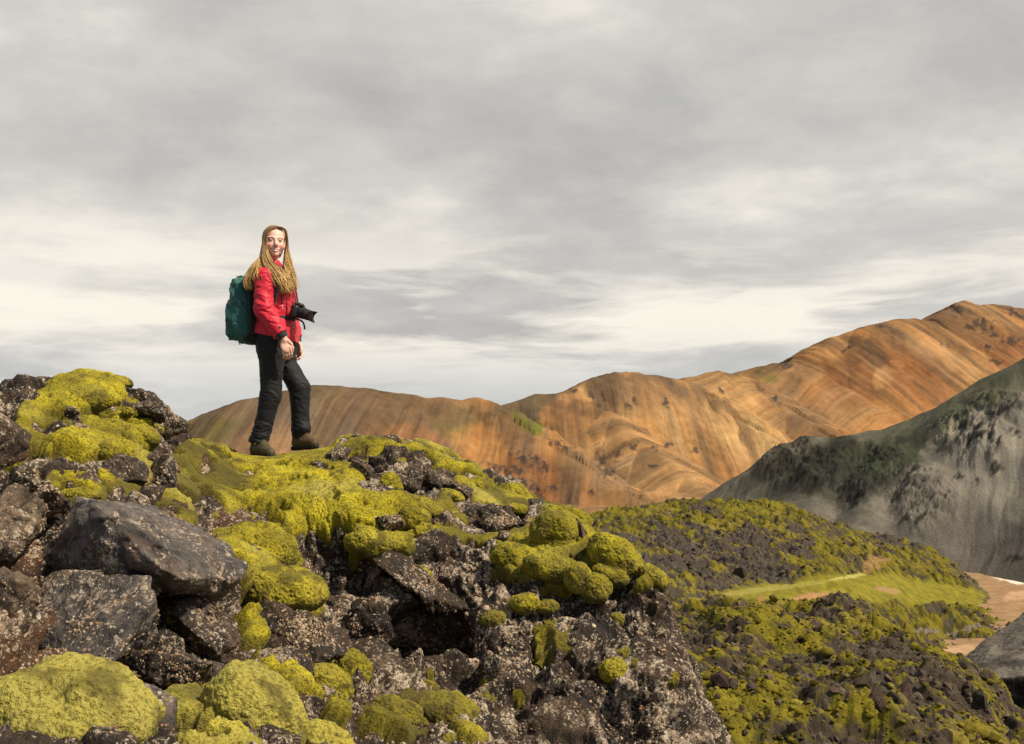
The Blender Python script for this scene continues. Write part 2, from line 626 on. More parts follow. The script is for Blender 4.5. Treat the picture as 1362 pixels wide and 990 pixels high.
def build_hills():
    A = [(-420, 640, 640), (-200, 640, 640), (60, 628, 620), (160, 598, 620), (240, 570, 625), (330, 531, 640), (380, 520, 655), (420, 513, 668), (480, 515, 690), (560, 528, 715), (615, 533, 732), (632, 530, 735), (645, 541, 728), (700, 577, 690), (770, 626, 640), (865, 680, 590)]
    B = [(500, 590, 760), (650, 545, 800), (700, 530, 820), (765, 517, 850), (790, 505, 875), (820, 498, 900), (870, 499, 935), (905, 506, 955), (950, 535, 915), (1000, 572, 870), (1050, 612, 820), (1110, 665, 760)]
    B2 = [(765, 517, 850), (805, 548, 815), (850, 582, 770), (905, 625, 715), (970, 685, 650)]
    C = [(890, 515, 985), (915, 503, 1000), (955, 493, 1030), (975, 497, 1045), (1010, 520, 1010), (1060, 555, 960), (1110, 592, 910), (1170, 640, 850)]
    D = [(950, 505, 1085), (975, 496, 1100), (1030, 483, 1140), (1055, 484, 1155), (1075, 505, 1130), (1105, 545, 1085), (1135, 582, 1045), (1180, 640, 980)]
    E = [(1000, 520, 1280), (1055, 481, 1270), (1110, 448, 1280), (1150, 434, 1290), (1190, 425, 1300), (1215, 424, 1320), (1240, 429, 1345), (1262, 412, 1360), (1281, 401, 1375), (1300, 407, 1390), (1318, 404, 1400), (1330, 407, 1410), (1362, 411, 1440), (1450, 404, 1500), (1600, 430, 1560)]
    E2 = [(1190, 425, 1300), (1180, 462, 1240), (1180, 505, 1180), (1185, 570, 1100), (1190, 640, 1030)]
    lines = [(A, 0.62), (B, 0.64), (B2, 0.72), (C, 0.64), (D, 0.66), (E, 0.64), (E2, 0.70)]
    ys = np.concatenate([np.linspace(500, 1000, 460, endpoint=False), np.linspace(1000, 1640, 320)])
    X, Yg = polar(-300, 1560, 1250, ys)
    q0 = np.stack([X.ravel(), Yg.ravel(), 0 * X.ravel()], -1)
    wx = (fbm(q0 / 70, 3) * 2.5).reshape(X.shape)
    wy = (fbm(q0 / 70 + 40, 3) * 2.5).reshape(X.shape)
    H, S, Dd, g1, g2 = seg_height(X + wx, Yg + wy, lines, 9.0, 10.0)
    H = H + (fbm(q0 / 25, 4) * 1.6).reshape(X.shape)
    H = H + (ridged(q0 / 16 + 3, 4) * .9).reshape(X.shape) * smooth(.1, .5, fbm(q0 / 55 + 5, 3)).reshape(X.shape) * 1.6
    base = RIVER_Z - 4 + (fbm(q0 / 60, 3) * 3).reshape(X.shape)
    H = np.maximum(H, base) - np.maximum(0, 545 - Yg) * .22
    V = np.stack([X, Yg, H], -1)
    u, v = UV(V)
    n = grid_normals(V)
    OR, TAN, BRN, GRN, DRK, RED, YEL = (0.33, 0.160, 0.055), (0.42, 0.235, 0.095), (0.155, 0.095, 0.048), (0.10, 0.085, 0.026), (0.045, 0.031, 0.025), (0.215, 0.088, 0.034), (0.48, 0.31, 0.13)
    ks = [(430, 560, 240, 60, 5, (0.17, 0.105, 0.055), .8), (800, 520, 200, 40, 8, (0.19, 0.115, 0.055), .6), (1180, 470, 150, 60, 0, (0.20, 0.103, 0.046), .7), (1310, 430, 120, 50, 10, (0.155, 0.082, 0.042), .75), (400, 545, 210, 40, 5, (0.120, 0.085, 0.053), .95), (470, 570, 200, 50, 8, (0.150, 0.100, 0.060), .7), (300, 570, 70, 45, 0, (0.13, 0.085, 0.045), .8), (270, 580, 60, 26, -25, GRN, .6),
          (430, 520, 120, 14, 3, (0.115, 0.08, 0.042), .8), (520, 545, 110, 30, 8, (0.14, 0.088, 0.045), .8), (610, 560, 60, 26, 30, (0.12, 0.082, 0.035), .7),
          (540, 585, 60, 22, 15, (0.25, 0.118, 0.05), .7), (355, 585, 60, 28, 0, (0.22, 0.125, 0.065), .7),
          (610, 575, 26, 16, 20, GRN, .85), (640, 600, 50, 30, 30, OR, .8), (680, 580, 60, 24, 40, (0.19, 0.105, 0.05), .7), (730, 640, 80, 30, 30, RED, .65),
          (700, 535, 70, 14, -16, (0.105, 0.08, 0.038), .9), (697, 562, 26, 12, 20, (0.115, 0.125, 0.018), .95), (690, 548, 26, 10, 10, (0.09, 0.07, 0.04), .8),
          (835, 512, 110, 20, 2, (0.115, 0.074, 0.038), .9), (860, 540, 70, 30, 35, (0.16, 0.095, 0.046), .7), (850, 530, 60, 26, 35, (0.20, 0.115, 0.055), .7), (900, 545, 70, 22, 40, (0.27, 0.145, 0.060), .6),
          (765, 530, 30, 14, 0, TAN, .8), (745, 540, 13, 16, 0, RED, .8), (770, 540, 12, 14, 0, (0.14, 0.075, 0.04), .8), (755, 575, 34, 30, 0, OR, .8),
          (820, 620, 36, 40, 10, (0.16, 0.105, 0.065), .7), (850, 625, 34, 20, 30, YEL, .7), (900, 645, 80, 34, 30, TAN, .85), (905, 580, 60, 20, 45, TAN, .6),
          (955, 505, 30, 12, 10, TAN, .55), (990, 560, 100, 46, 40, (0.40, 0.225, 0.088), .85), (1020, 600, 70, 30, 40, YEL, .55), (860, 600, 90, 50, 35, (0.40, 0.225, 0.088), .55),
          (1010, 490, 50, 10, -8, (0.14, 0.095, 0.04), .8), (1040, 520, 60, 24, 42, (0.24, 0.135, 0.058), .8), (1075, 555, 50, 22, 42, (0.20, 0.115, 0.055), .7), (1015, 500, 22, 8, 30, (0.12, 0.105, 0.03), .7),
          (1120, 460, 60, 22, -25, (0.40, 0.20, 0.07), .8), (1150, 500, 60, 42, 0, RED, .65), (1135, 480, 20, 40, 10, (0.16, 0.08, 0.035), .75), (1165, 470, 12, 40, -10, (0.15, 0.085, 0.045), .7), (1190, 560, 60, 40, 0, (0.36, 0.175, 0.06), .75),
          (1180, 510, 12, 16, 0, TAN, .7), (1230, 520, 60, 40, 35, (0.30, 0.13, 0.05), .7), (1260, 470, 70, 20, 35, TAN, .55), (1230, 440, 60, 14, 20, OR, .7), (1290, 420, 36, 16, 20, (0.20, 0.11, 0.055), .85),
          (1330, 440, 60, 30, 10, (0.25, 0.125, 0.05), .7), (1320, 420, 60, 14, 15, TAN, .5), (1350, 470, 40, 40, 0, RED, .6), (1080, 520, 16, 34, -35, (0.27, 0.13, 0.05), .7)]
    col = paint(u, v, (0.285, 0.148, 0.057), ks, 3.0, 20, 0.022)
    st = (0.55 * g1 + 0.5 * g2).reshape(X.shape)
    q3 = np.stack([S.ravel() / 3.2, Dd.ravel() / 90, 0 * S.ravel() + 9], -1)
    st3 = fbm(q3, 3).reshape(X.shape)
    lum = .72 * (1 + 0.16 * st + 0.36 * st3 + .25 * fbm(np.stack([S.ravel() / 1.5, Dd.ravel() / 40, 0 * S.ravel() + 77], -1), 2).reshape(X.shape) + .45 * fbm(np.stack([S.ravel() / 34, Dd.ravel() / 150, 0 * S.ravel() + 19], -1), 4).reshape(X.shape) + 0.30 * fbm(q0 / 40 + 7, 4).reshape(X.shape) + .30 * fbm(q0 / 9 + 17, 4).reshape(X.shape))
    warm = fbm(np.stack([S.ravel() / 14, Dd.ravel() / 160, 0 * S.ravel() + 3], -1), 3).reshape(X.shape)
    dk = fbm(np.stack([S.ravel() / 22, Dd.ravel() / 170, 0 * S.ravel() + 41], -1), 4).reshape(X.shape)
    dk = smooth(.02, .42, dk + .25 * st3 + .30 * smooth(90, 10, Dd)) * .68
    col += dk[..., None] * (np.array((0.105, 0.066, 0.038)) - col)
    lt = smooth(.12, .5, fbm(np.stack([S.ravel() / 13, Dd.ravel() / 120, 0 * S.ravel() + 61], -1), 4).reshape(X.shape)) * .40 * smooth(10, 60, Dd) * (.15 + .85 * smooth(560, 720, u))
    col += lt[..., None] * (np.array(TAN) - col)
    col = col * np.clip(lum * 1.10, 0.3, 1.3)[..., None]
    col[..., 0] *= 1 + 0.18 * warm
    col[..., 2] *= 1 - 0.25 * warm
    # crags of dark rock standing out of the scree
    crag = np.zeros(X.shape)
    cq = np.stack([np.ravel(u) * .17, np.ravel(v) * .17, 0 * np.ravel(u)], -1)
    cn = fbm(cq, 4).reshape(X.shape)
    for (cu, cv, ru, rv, rot) in [(697, 612, 17, 7, 25), (712, 610, 12, 6, 30), (690, 626, 12, 10, 0), (722, 622, 13, 8, 40), (735, 648, 9, 5, 30), (665, 625, 20, 7, 15), (700, 645, 26, 8, 20), (741, 590, 10, 7, 20), (752, 598, 7, 6, 0), (800, 615, 8, 12, 0), (812, 630, 10, 6, 20), (805, 628, 7, 8, 0), (735, 572, 4, 4, 0), (822, 605, 6, 8, 10), (843, 594, 6, 6, 0), (871, 596, 5, 4, 0), (888, 592, 7, 5, 20), (886, 536, 5, 8, 0), (843, 533, 5, 7, 0), (838, 541, 5, 5, 0), (763, 520, 6, 4, 20), (787, 528, 9, 5, 50), (797, 540, 5, 3, 20), (868, 620, 10, 3, 5), (924, 600, 6, 5, 0), (788, 653, 7, 4, 40), (1030, 530, 6, 5, 0), (1053, 521, 5, 3, 0), (1045, 486, 14, 7, 10), (1036, 482, 8, 4, 0), (1275, 411, 12, 6, 20), (1305, 432, 17, 10, 15), (1322, 446, 9, 5, 10), (1312, 462, 7, 5, 30), (1345, 455, 14, 9, 0), (1327, 483, 12, 4, 15), (1292, 436, 8, 4, 10), (1310, 403, 10, 3, 10), (1352, 418, 14, 5, 30), (1130, 462, 12, 3, -30), (960, 520, 7, 3, 60), (1170, 435, 7, 3, 0), (1255, 458, 7, 3, 30)]:
        ca, sa = math.cos(R(rot)), math.sin(R(rot))
        du, dv = u - cu, v - cv
        a_ = (du * ca + dv * sa) / (ru * 1.1)
        b_ = (-du * sa + dv * ca) / (rv * 1.1)
        crag = np.maximum(crag, 1 - np.sqrt(a_ * a_ + b_ * b_) + 1.5 * cn)
    cm = smooth(0.0, 0.85, crag) * .92
    col += cm[..., None] * (np.array(DRK) * (1 + 0.8 * cn[..., None]) - col)
    V = V + (n * (cm * (.3 + 1.0 * cn))[..., None])
    o = mesh_obj('hills', V, grid_faces(*X.shape), M_HILL, cols=np.clip(col, 0.008, .7).reshape(-1, 3))
    tag(o, 'rust orange and tan scree hills with dark crags along the horizon', 'hills', kind='structure')


def build_grey_mountain():
    G = [(900, 705, 455), (930, 686, 448), (962, 662, 440), (1010, 636, 432), (1060, 597, 425), (1090, 584, 420), (1130, 581, 414), (1160, 572, 416), (1200, 560, 418), (1260, 537, 416), (1310, 511, 412), (1362, 485, 406), (1450, 440, 394), (1600, 380, 370)]
    G2 = [(1130, 581, 414), (1095, 640, 378), (1075, 690, 350)]
    G3 = [(1230, 549, 417), (1170, 640, 364), (1140, 700, 335)]
    G4 = [(1335, 500, 408), (1270, 610, 362), (1225, 690, 334)]
    ys = np.linspace(262, 560, 440)
    X, Yg = polar(880, 1600, 820, ys)
    q0 = np.stack([X.ravel(), Yg.ravel(), 0 * X.ravel()], -1)
    wx = (fbm(q0 / 40, 3) * 5).reshape(X.shape)
    wy = (fbm(q0 / 40 + 40, 3) * 5).reshape(X.shape)
    H, S, Dd, g1, g2 = seg_height(X + wx, Yg + wy, [(G, .66), (G2, .70), (G3, .70), (G4, .68)], 6.0, 5.5, .38)
    H = H + (fbm(q0 / 12, 4) * 0.9).reshape(X.shape)
    ru, rv_ = UV(np.stack([X, Yg, H], -1))
    rug = np.maximum.reduce([1 - smooth(.5, 1.2, np.hypot((ru - cu) / wu, (rv_ - cv) / wv)) for cu, cv, wu, wv in [(1150, 630, 80, 50), (1060, 615, 60, 36), (1290, 580, 60, 40), (1230, 670, 50, 50), (1330, 545, 50, 24)]])
    H = H + rug * (ridged(q0 / 9 + 3, 4).reshape(X.shape) * 1.7 + .9 * (ridged(q0 / 3.2 + 3, 3).reshape(X.shape)))
    H = np.maximum(H, RIVER_Z - 1.5)
    V = np.stack([X, Yg, H], -1)
    u, v = UV(V)
    n = grid_normals(V)
    GRY, GRN, DRK, PAL = (0.125, 0.111, 0.088), (0.058, 0.061, 0.038), (0.020, 0.018, 0.015), (0.200, 0.176, 0.138)
    ks = [(1290, 640, 190, 110, -30, GRY, .95), (1330, 720, 120, 50, 0, (0.085, 0.073, 0.062), .8), (1260, 545, 210, 24, -27, GRN, .9), (1130, 610, 110, 30, -10, GRN, .9),
          (1330, 520, 80, 16, -27, (0.075, 0.072, 0.045), .7), (1060, 622, 90, 40, -20, (0.026, 0.024, 0.017), .95), (1130, 620, 80, 40, -20, (0.024, 0.026, 0.017), .75), (1150, 640, 60, 34, -20, (0.022, 0.024, 0.018), .75), (1180, 610, 60, 26, -25, (0.026, 0.032, 0.018), .6),
          (1255, 575, 40, 12, -35, (0.20, 0.175, 0.12), .8), (1300, 600, 90, 40, -30, PAL, .55), (1230, 660, 60, 34, -40, (0.115, 0.098, 0.078), .6), (1350, 640, 50, 60, -30, PAL, .5), (1000, 655, 60, 18, -20, (0.05, 0.050, 0.036), .8)]
    col = paint(u, v, (0.095, 0.084, 0.064), ks, 8.0, 22, 0.04)
    mott = fbm(q0 / 5.5 + 51, 5).reshape(X.shape)
    lum = 1 + .55 * mott * smooth(1240, 1120, u) + 0.1 * g1 + 0.22 * g2 + .4 * fbm(np.stack([S.ravel() / 18, Dd.ravel() / 60, 0 * S.ravel() + 19], -1), 4).reshape(X.shape) + .25 * fbm(np.stack([S.ravel() / 1.6, Dd.ravel() / 30, 0 * S.ravel() + 9], -1), 3).reshape(X.shape) + 0.3 * fbm(q0 / 14 + 7, 4).reshape(X.shape)
    col = col * np.clip(lum, .4, 1.6)[..., None]
    cn = fbm(np.stack([np.ravel(u + v) * .11, np.ravel(u - v) * .05, 0 * np.ravel(u) + 2], -1), 4).reshape(X.shape)
    crag = np.zeros(X.shape)
    for (cu, cv, ru, rv, rot) in [(1280, 568, 9, 14, 20), (1300, 575, 10, 18, 25), (1287, 592, 9, 12, 20), (1318, 580, 6, 10, 20), (1325, 595, 7, 12, 30), (1335, 545, 20, 6, -30), (1318, 553, 18, 5, -30), (1325, 622, 12, 9, -20), (1262, 590, 7, 6, 0), (1225, 690, 14, 6, -50), (1205, 690, 9, 5, -55), (1240, 660, 12, 4, -50), (1275, 635, 10, 5, -50), (1352, 575, 8, 6, 0), (1350, 742, 14, 6, 0), (1170, 640, 26, 8, -40), (1130, 640, 22, 9, -30), (1215, 625, 12, 6, -40), (1195, 655, 16, 6, -45), (1160, 600, 16, 5, -20), (1128, 590, 6, 5, 0), (1100, 600, 26, 9, -15), (1070, 615, 20, 8, -30), (1140, 660, 18, 8, -40), (1180, 610, 22, 9, -35), (1200, 585, 14, 6, -25), (1110, 625, 20, 6, -30), (1300, 640, 9, 4, -50), (1090, 640, 26, 8, -20)]:
        ca, sa = math.cos(R(rot)), math.sin(R(rot))
        du, dv = u - cu, v - cv
        a_, b_ = (du * ca + dv * sa) / (ru * 1.1), (-du * sa + dv * ca) / (rv * 1.1)
        crag = np.maximum(crag, 1 - np.sqrt(a_ * a_ + b_ * b_) + 1.25 * cn)
    cm = smooth(-.05, 0.8, crag) * .93
    col += cm[..., None] * (np.array(DRK) * (1 + .7 * cn[..., None]) - col)
    V = V + n * (cm * .5 * cn)[..., None]
    o = mesh_obj('grey_mountain', V, grid_faces(*X.shape), M_ASH, cols=np.clip(col, .006, .6).reshape(-1, 3))
    tag(o, 'grey green ash mountain with dark crags rising on the right', 'mountain', kind='structure')


def build_plain():
    # ground sheet out to the horizon
    nx = 60
    xs = np.linspace(-9000, 9000, nx)
    yy = np.linspace(-200, 16000, nx)
    X, Yg = np.meshgrid(xs, yy, indexing='ij')
    V = np.stack([X, Yg, np.full(X.shape, RIVER_Z - 5.0)], -1)
    col = np.broadcast_to(np.array((0.13, 0.085, 0.045)), X.shape + (3,)).reshape(-1, 3)
    tag(mesh_obj('ground', V, grid_faces(nx, nx), M_SAND, cols=col), kind='structure')
    # gravel river flat
    ys = np.linspace(170, 400, 260)
    X, Yg = polar(1080, 1560, 420, ys)
    q0 = np.stack([X.ravel(), Yg.ravel(), 0 * X.ravel()], -1)
    H = RIVER_Z + (fbm(q0 / 9, 4) * .35).reshape(X.shape)
    V = np.stack([X, Yg, H], -1)
    u, v = UV(V)
    ks = [(1300, 752, 60, 3, 2, (0.46, 0.37, 0.26), .8), (1345, 772, 26, 3, 8, (0.62, 0.56, 0.45), .95), (1338, 766, 12, 4, -40, (0.62, 0.56, 0.45), .9), (1352, 793, 20, 7, -10, (0.45, 0.27, 0.15), .6), (1265, 866, 40, 7, -8, (0.47, 0.30, 0.17), .6)]
    col = paint(u, v, (0.25, 0.150, 0.075), ks, 5.0, 4, 0.06)
    col *= (1 + .3 * fbm(q0 / 3.5, 4)).reshape(X.shape)[..., None]
    tag(mesh_obj('riverbed', V, grid_faces(*X.shape), M_SAND, cols=np.clip(col, .02, .7).reshape(-1, 3)), kind='structure')


def build_ash_bank():
    rows = [[(1180, 985, 176), (1240, 920, 168), (1280, 880, 160), (1310, 856, 160), (1340, 834, 162), (1362, 816, 164), (1420, 770, 168), (1520, 700, 172)],
            [(1240, 990, 150), (1262, 925, 150), (1288, 889, 150), (1318, 868, 150), (1345, 855, 150), (1370, 840, 150), (1430, 800, 150), (1530, 740, 150)],
            [(1270, 995, 140), (1276, 930, 140), (1290, 898, 140), (1320, 893, 139), (1345, 890, 138), (1375, 886, 137), (1430, 870, 136), (1530, 850, 135)],
            [(1280, 1000, 138), (1280, 940, 138), (1292, 906, 137), (1322, 906, 136), (1347, 906, 135), (1377, 904, 134), (1430, 900, 133), (1530, 900, 132)],
            [(1280, 1060, 137.5), (1282, 1030, 137.5), (1293, 1010, 136.4), (1323, 1010, 135.4), (1348, 1010, 134.4), (1378, 1010, 133.4), (1432, 1010, 132.4), (1532, 1010, 131.4)]]
    A = np.array([[P(*q) for q in r] for r in rows])
    back = A[0].copy()
    back[:, 1] += 40
    back[:, 2] -= 30
    A = np.concatenate([back[None], A])
    n, m = 300, 220
    tj = np.linspace(0, A.shape[0] - 1, n)
    tk = np.linspace(0, A.shape[1] - 1, m)
    B = np.stack([np.stack([np.interp(tj, np.arange(A.shape[0]), A[:, k, c]) for k in range(A.shape[1])], 1) for c in range(3)], -1)
    V = np.stack([np.stack([np.interp(tk, np.arange(A.shape[1]), B[j, :, c]) for j in range(n)], 0) for c in range(3)], -1)
    q0 = V.reshape(-1, 3)
    V = V + grid_normals(V) * (fbm(q0 / 5, 4) * 0.8).reshape(n, m, 1)
    V[..., 2] += (ridged(q0 * np.array([.12, .05, .05]), 3) * .35).reshape(n, m)
    u, v = UV(V)
    col = paint(u, v, (0.13, 0.112, 0.092), [(1330, 885, 60, 5, -6, (0.055, 0.047, 0.041), .7), (1350, 870, 50, 4, -20, (0.07, 0.06, 0.05), .7), (1310, 872, 60, 5, -35, (0.165, 0.14, 0.11), .6), (1330, 900, 60, 3, 0, (0.17, 0.145, 0.115), .6)], 2., 5, .06)
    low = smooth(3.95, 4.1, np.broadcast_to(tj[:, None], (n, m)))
    col += low[..., None] * (np.array((0.012, 0.010, 0.009)) - col)  # cliff face of dark rock, its shade painted in as near black
    col *= (1 + .35 * fbm(q0 * np.array([.8, .25, .25]), 4)).reshape(n, m, 1)
    o = mesh_obj('ash_bank', V, grid_faces(n, m), M_ASH, cols=np.clip(col, .005, .5).reshape(-1, 3))
    tag(o, 'grey ash bank ending in a dark cut cliff beside the lava', 'bank', kind='structure')


# ------------------------------------------------------------------ lava field in the valley
def build_lava():
    pts = [(905, 1040, 34), (1000, 1050, 36), (1150, 1040, 40), (1330, 1060, 44), (1420, 1060, 50), (700, 1040, 34),
           (920, 985, 40), (1100, 990, 43), (1250, 985, 46), (1335, 985, 50), (960, 920, 52), (1060, 900, 56), (1180, 900, 58), (1250, 905, 59), (1310, 950, 55),
           (925, 860, 66), (1000, 850, 70), (1100, 840, 72), (1190, 868, 66), (1260, 900, 62),
           (915, 815, 86), (960, 812, 90), (1010, 815, 90), (1060, 805, 88), (1100, 797, 86), (1140, 815, 82), (1185, 845, 77), (1235, 872, 71), (1280, 905, 65), (1320, 945, 59), (1350, 992, 53),
           (700, 830, 80), (800, 830, 80), (600, 800, 90)]
    w = [P(*q) for q in pts]
    # ground drops behind the first lava front
    w2 = []
    for (u, v, Y) in [(960, 840, 106), (1060, 835, 106), (1130, 850, 102), (1200, 890, 96), (1270, 930, 88), (1330, 980, 80), (1400, 1020, 70), (1450, 1060, 60)]:
        w.append(P(u, v, Y))
    for (u, v, Y) in [(960, 930, 118), (1060, 930, 118), (1130, 950, 114), (1200, 1000, 108), (1270, 1040, 100), (1330, 1080, 92), (1400, 1120, 80), (1450, 1180, 66), (1500, 1200, 50), (800, 900, 118)]:
        w.append(P(u, v, Y))
    far = [(945, 790, 150), (1000, 802, 150), (1060, 806, 152), (1060, 785, 172), (1130, 770, 205), (1000, 783, 165), (930, 760, 175), (850, 740, 180), (780, 720, 195),
           (800, 684, 250), (850, 676, 275), (900, 668, 290), (960, 670, 285), (1010, 668, 282), (1045, 668, 280), (1080, 684, 280), (1110, 702, 282), (1160, 712, 285), (1200, 718, 288), (1240, 734, 290), (1275, 762, 282), (1310, 785, 272), (1350, 803, 262),
           (1250, 775, 258), (1180, 760, 235), (1100, 735, 225), (1000, 725, 215), (900, 715, 215), (1000, 755, 185), (1090, 755, 205), (1180, 775, 220), (1250, 800, 238), (1310, 815, 240), (1340, 822, 240),
           (1150, 800, 178), (1200, 815, 200), (1260, 828, 215), (1320, 833, 220), (1200, 842, 200), (1250, 849, 209), (1300, 846, 212), (1340, 840, 216), (1160, 845, 170), (700, 700, 240), (600, 700, 240), (780, 690, 280),
           (800, 715, 330), (900, 716, 335), (1000, 715, 330), (1080, 730, 322), (1150, 755, 322), (1240, 770, 325), (1300, 790, 318), (1360, 820, 300), (700, 720, 330)]
    w2 += [P(*q) for q in far]
    w2 += [P(960, 862, 112), P(1060, 870, 112), P(1130, 880, 118), P(700, 860, 110), P(850, 850, 110)]
    for (u, Y) in [(1215, 175), (1245, 192), (1275, 197), (1310, 199), (1350, 203), (1230, 160), (1280, 165), (1340, 170), (1200, 125), (1280, 130), (1380, 140), (1400, 200)]:
        q = P(u, 800, Y)
        w2.append((q[0], q[1], RIVER_Z - 2.5))
    w += [P(*q) for q in [(300, 1040, 36), (300, 930, 62), (300, 850, 88), (300, 930, 118), (120, 1040, 36), (120, 880, 80), (120, 960, 118)]]
    w2 += [P(*q) for q in [(300, 870, 112), (300, 780, 165), (300, 720, 225), (300, 694, 285), (300, 720, 335), (120, 880, 112), (120, 760, 190), (120, 715, 270), (120, 730, 335)]]
    f, f2 = TPS(w, 2e-5), TPS(w2, 2e-5)
    ys = np.concatenate([np.linspace(32, 112, 760, endpoint=False), np.linspace(112, 345, 700)])
    uu = np.concatenate([np.linspace(150, 690, 200, endpoint=False), np.linspace(690, 1500, 860)])
    Yg = np.broadcast_to(ys[None], (len(uu), len(ys)))
    X = (uu[:, None] - U0) / FPX * Yg
    cx, cy = polar(150, 1500, 330, np.linspace(32, 345, 420))
    # coarse evaluation then bilinear
    cz = np.maximum(np.where(cy < 128, f(cx, cy), -99), np.where(cy > 92, f2(cx, cy), -99))
    iu = np.interp(uu, np.linspace(150, 1500, 330), np.arange(330.))
    iy = np.interp(ys, np.linspace(32, 345, 420), np.arange(420))
    i0, j0 = np.minimum(iu.astype(int), 328), np.minimum(iy.astype(int), 418)
    fu, fy = (iu - i0)[:, None], (iy - j0)[None]
    I, Jx = i0[:, None], j0[None]
    H = cz[I, Jx] * (1 - fu) * (1 - fy) + cz[I + 1, Jx] * fu * (1 - fy) + cz[I, Jx + 1] * (1 - fu) * fy + cz[I + 1, Jx + 1] * fu * fy
    V = np.stack([X, Yg, H], -1)
    u, v = UV(V)
    q0 = np.stack([X.ravel(), Yg.ravel(), 0 * X.ravel()], -1)
    sh = X.shape
    # meadow: smooth grassy strip
    def ell(cu, cv, ru, rv, rot=0):
        ca, sa = math.cos(R(rot)), math.sin(R(rot))
        du, dv = u - cu, v - cv
        return 1 - smooth(.8, 1.15, np.sqrt(((du * ca + dv * sa) / ru) ** 2 + ((-du * sa + dv * ca) / rv) ** 2))
    meadow = np.maximum.reduce([ell(1020, 797, 95, 24, -4), ell(1100, 775, 70, 12, -8), ell(1160, 775, 60, 14, 0), ell(1000, 790, 70, 10, -3)]) * smooth(95, 112, Yg)
    meadow = np.maximum(meadow, ell(1205, 786, 120, 17, 5) * smooth(95, 112, Yg))
    rough = 1 - .93 * meadow
    far_k = smooth(100, 170, Yg)
    near = 1 - smooth(95, 125, Yg)
    f1, f2, rid = worley(q0 / np.array([6.0, 6.0, 1]) + .3 * fbm(q0 / 3, 2)[:, None])
    b1 = (np.minimum(f2 - f1, .5) * .6 + (rid - .5) * smooth(0, .35, f2 - f1)).reshape(sh)
    f1, f2, rid2 = worley(q0 / 1.9 + 11)
    b2 = (1 - f1 + .8 * (rid2 - .5) * smooth(0, .35, f2 - f1)).reshape(sh)
    f1, f2, rid3 = worley(q0 / .62 + 5)
    b3 = (1 - f1 + .6 * (rid3 - .5) * smooth(0, .35, f2 - f1)).reshape(sh)
    fr = fbm(q0 / 14, 4).reshape(sh)
    D = rough * (near * (1.9 * b1 + .95 * (b2 - .5) + .34 * (b3 - .5)) + (1 - near) * (1.5 * b1 + 1.2 * (b2 - .5) + .5 * (b3 - .5)) + 1.8 * fr)
    D = D + rough * (near * .10 * fbm(q0 / .22, 3).reshape(sh) + (1 - near) * .22 * fbm(q0 / .8, 3).reshape(sh))
    V[..., 2] += D - .3
    # moss lies on the tops, dark clinker shows on the flanks and in the hollows
    nrm = grid_normals(V)
    hi = b1 * .55 + (b2 - .5) * .9 + .25 * (b3 - .5)
    mo = fbm(q0 / 7 + 3, 4).reshape(sh)
    mo2 = fbm(q0 / 1.6 + 3, 3).reshape(sh)
    mo3 = fbm(q0 / .5 + 8, 3).reshape(sh)
    amount = -.10 + near * .10 + (1 - near) * (.02 + .45 * ell(1200, 790, 170, 60, 8) + .35 * ell(930, 685, 160, 22, 0) + .15 * ell(1080, 700, 90, 30, 20) - .25 * ell(960, 740, 110, 34, 5))
    mk = smooth(-.06, .22, hi * .5 + mo * 1.0 + mo2 * .55 + mo3 * .45 + amount + .45 * (nrm[..., 2] - .75))
    rockc = np.array((0.048, 0.036, 0.025)) * (1 + .75 * fbm(q0 / .9, 3).reshape(sh + (1,)) + .5 * (b3[..., None] - .5)) + .035 * smooth(.1, .5, fbm(q0 / 2.2 + 9, 4).reshape(sh + (1,))) * np.array((1, .88, .75))
    rockc = rockc * (1 - .25 * (1 - near))[..., None] + (.018 * (1 - near))[..., None] * np.array((1, .85, .8))
    yl = smooth(-.3, .45, mo2 + .8 * mo + .4 * hi)
    mossc = np.array((0.045, 0.040, 0.010)) * (1 - yl[..., None]) + np.array((0.142, 0.116, 0.011)) * yl[..., None]
    dry = smooth(.1, .5, fbm(q0 / 10 + 21, 3).reshape(sh))[..., None]
    mossc = mossc * (1 - .5 * dry) + .5 * dry * np.array((0.19, 0.145, 0.035))
    col = rockc + mk[..., None] * (mossc - rockc)
    # meadow, bare sand, footpaths
    col += meadow[..., None] * ((np.array((0.165, 0.142, 0.016)) * (1 + .6 * mo2[..., None] + .25 * mo[..., None])) - col) * .92
    bare = [(1090, 795, 42, 11, -4, (0.30, 0.165, 0.075), .95), (1012, 798, 7, 9, 25, (0.24, 0.13, 0.055), .8), (1165, 750, 22, 8, -12, (0.25, 0.15, 0.06), .75), (1180, 783, 20, 4, 10, (0.27, 0.165, 0.075), .8), (1020, 781, 95, 4.0, -7, (0.23, 0.20, 0.045), .8), (1130, 765, 30, 2.2, -10, (0.34, 0.31, 0.09), .7),
            (1130, 745, 26, 1.6, -22, (0.11, 0.09, 0.045), .7), (1290, 770, 40, 8, 35, (0.08, 0.066, 0.05), .5), (1320, 800, 14, 10, 20, (0.05, 0.043, 0.04), .7)]
    pc = paint(u, v, (0, 0, 0), [], 0)
    for b in bare:
        ca, sa = math.cos(R(b[4])), math.sin(R(b[4]))
        wq = np.stack([u.ravel() * .12, v.ravel() * .25, 0 * u.ravel()], -1)
        du, dv = u - b[0] + (fbm(wq, 3) * 5).reshape(sh), v - b[1] + (fbm(wq + 5, 3) * 2.2).reshape(sh)
        wgt = b[6] * (1 - smooth(.7, 1.1, np.sqrt(((du * ca + dv * sa) / b[2]) ** 2 + ((-du * sa + dv * ca) / b[3]) ** 2))) * smooth(98, 112, Yg)
        col += wgt[..., None] * (np.array(b[5]) - col)
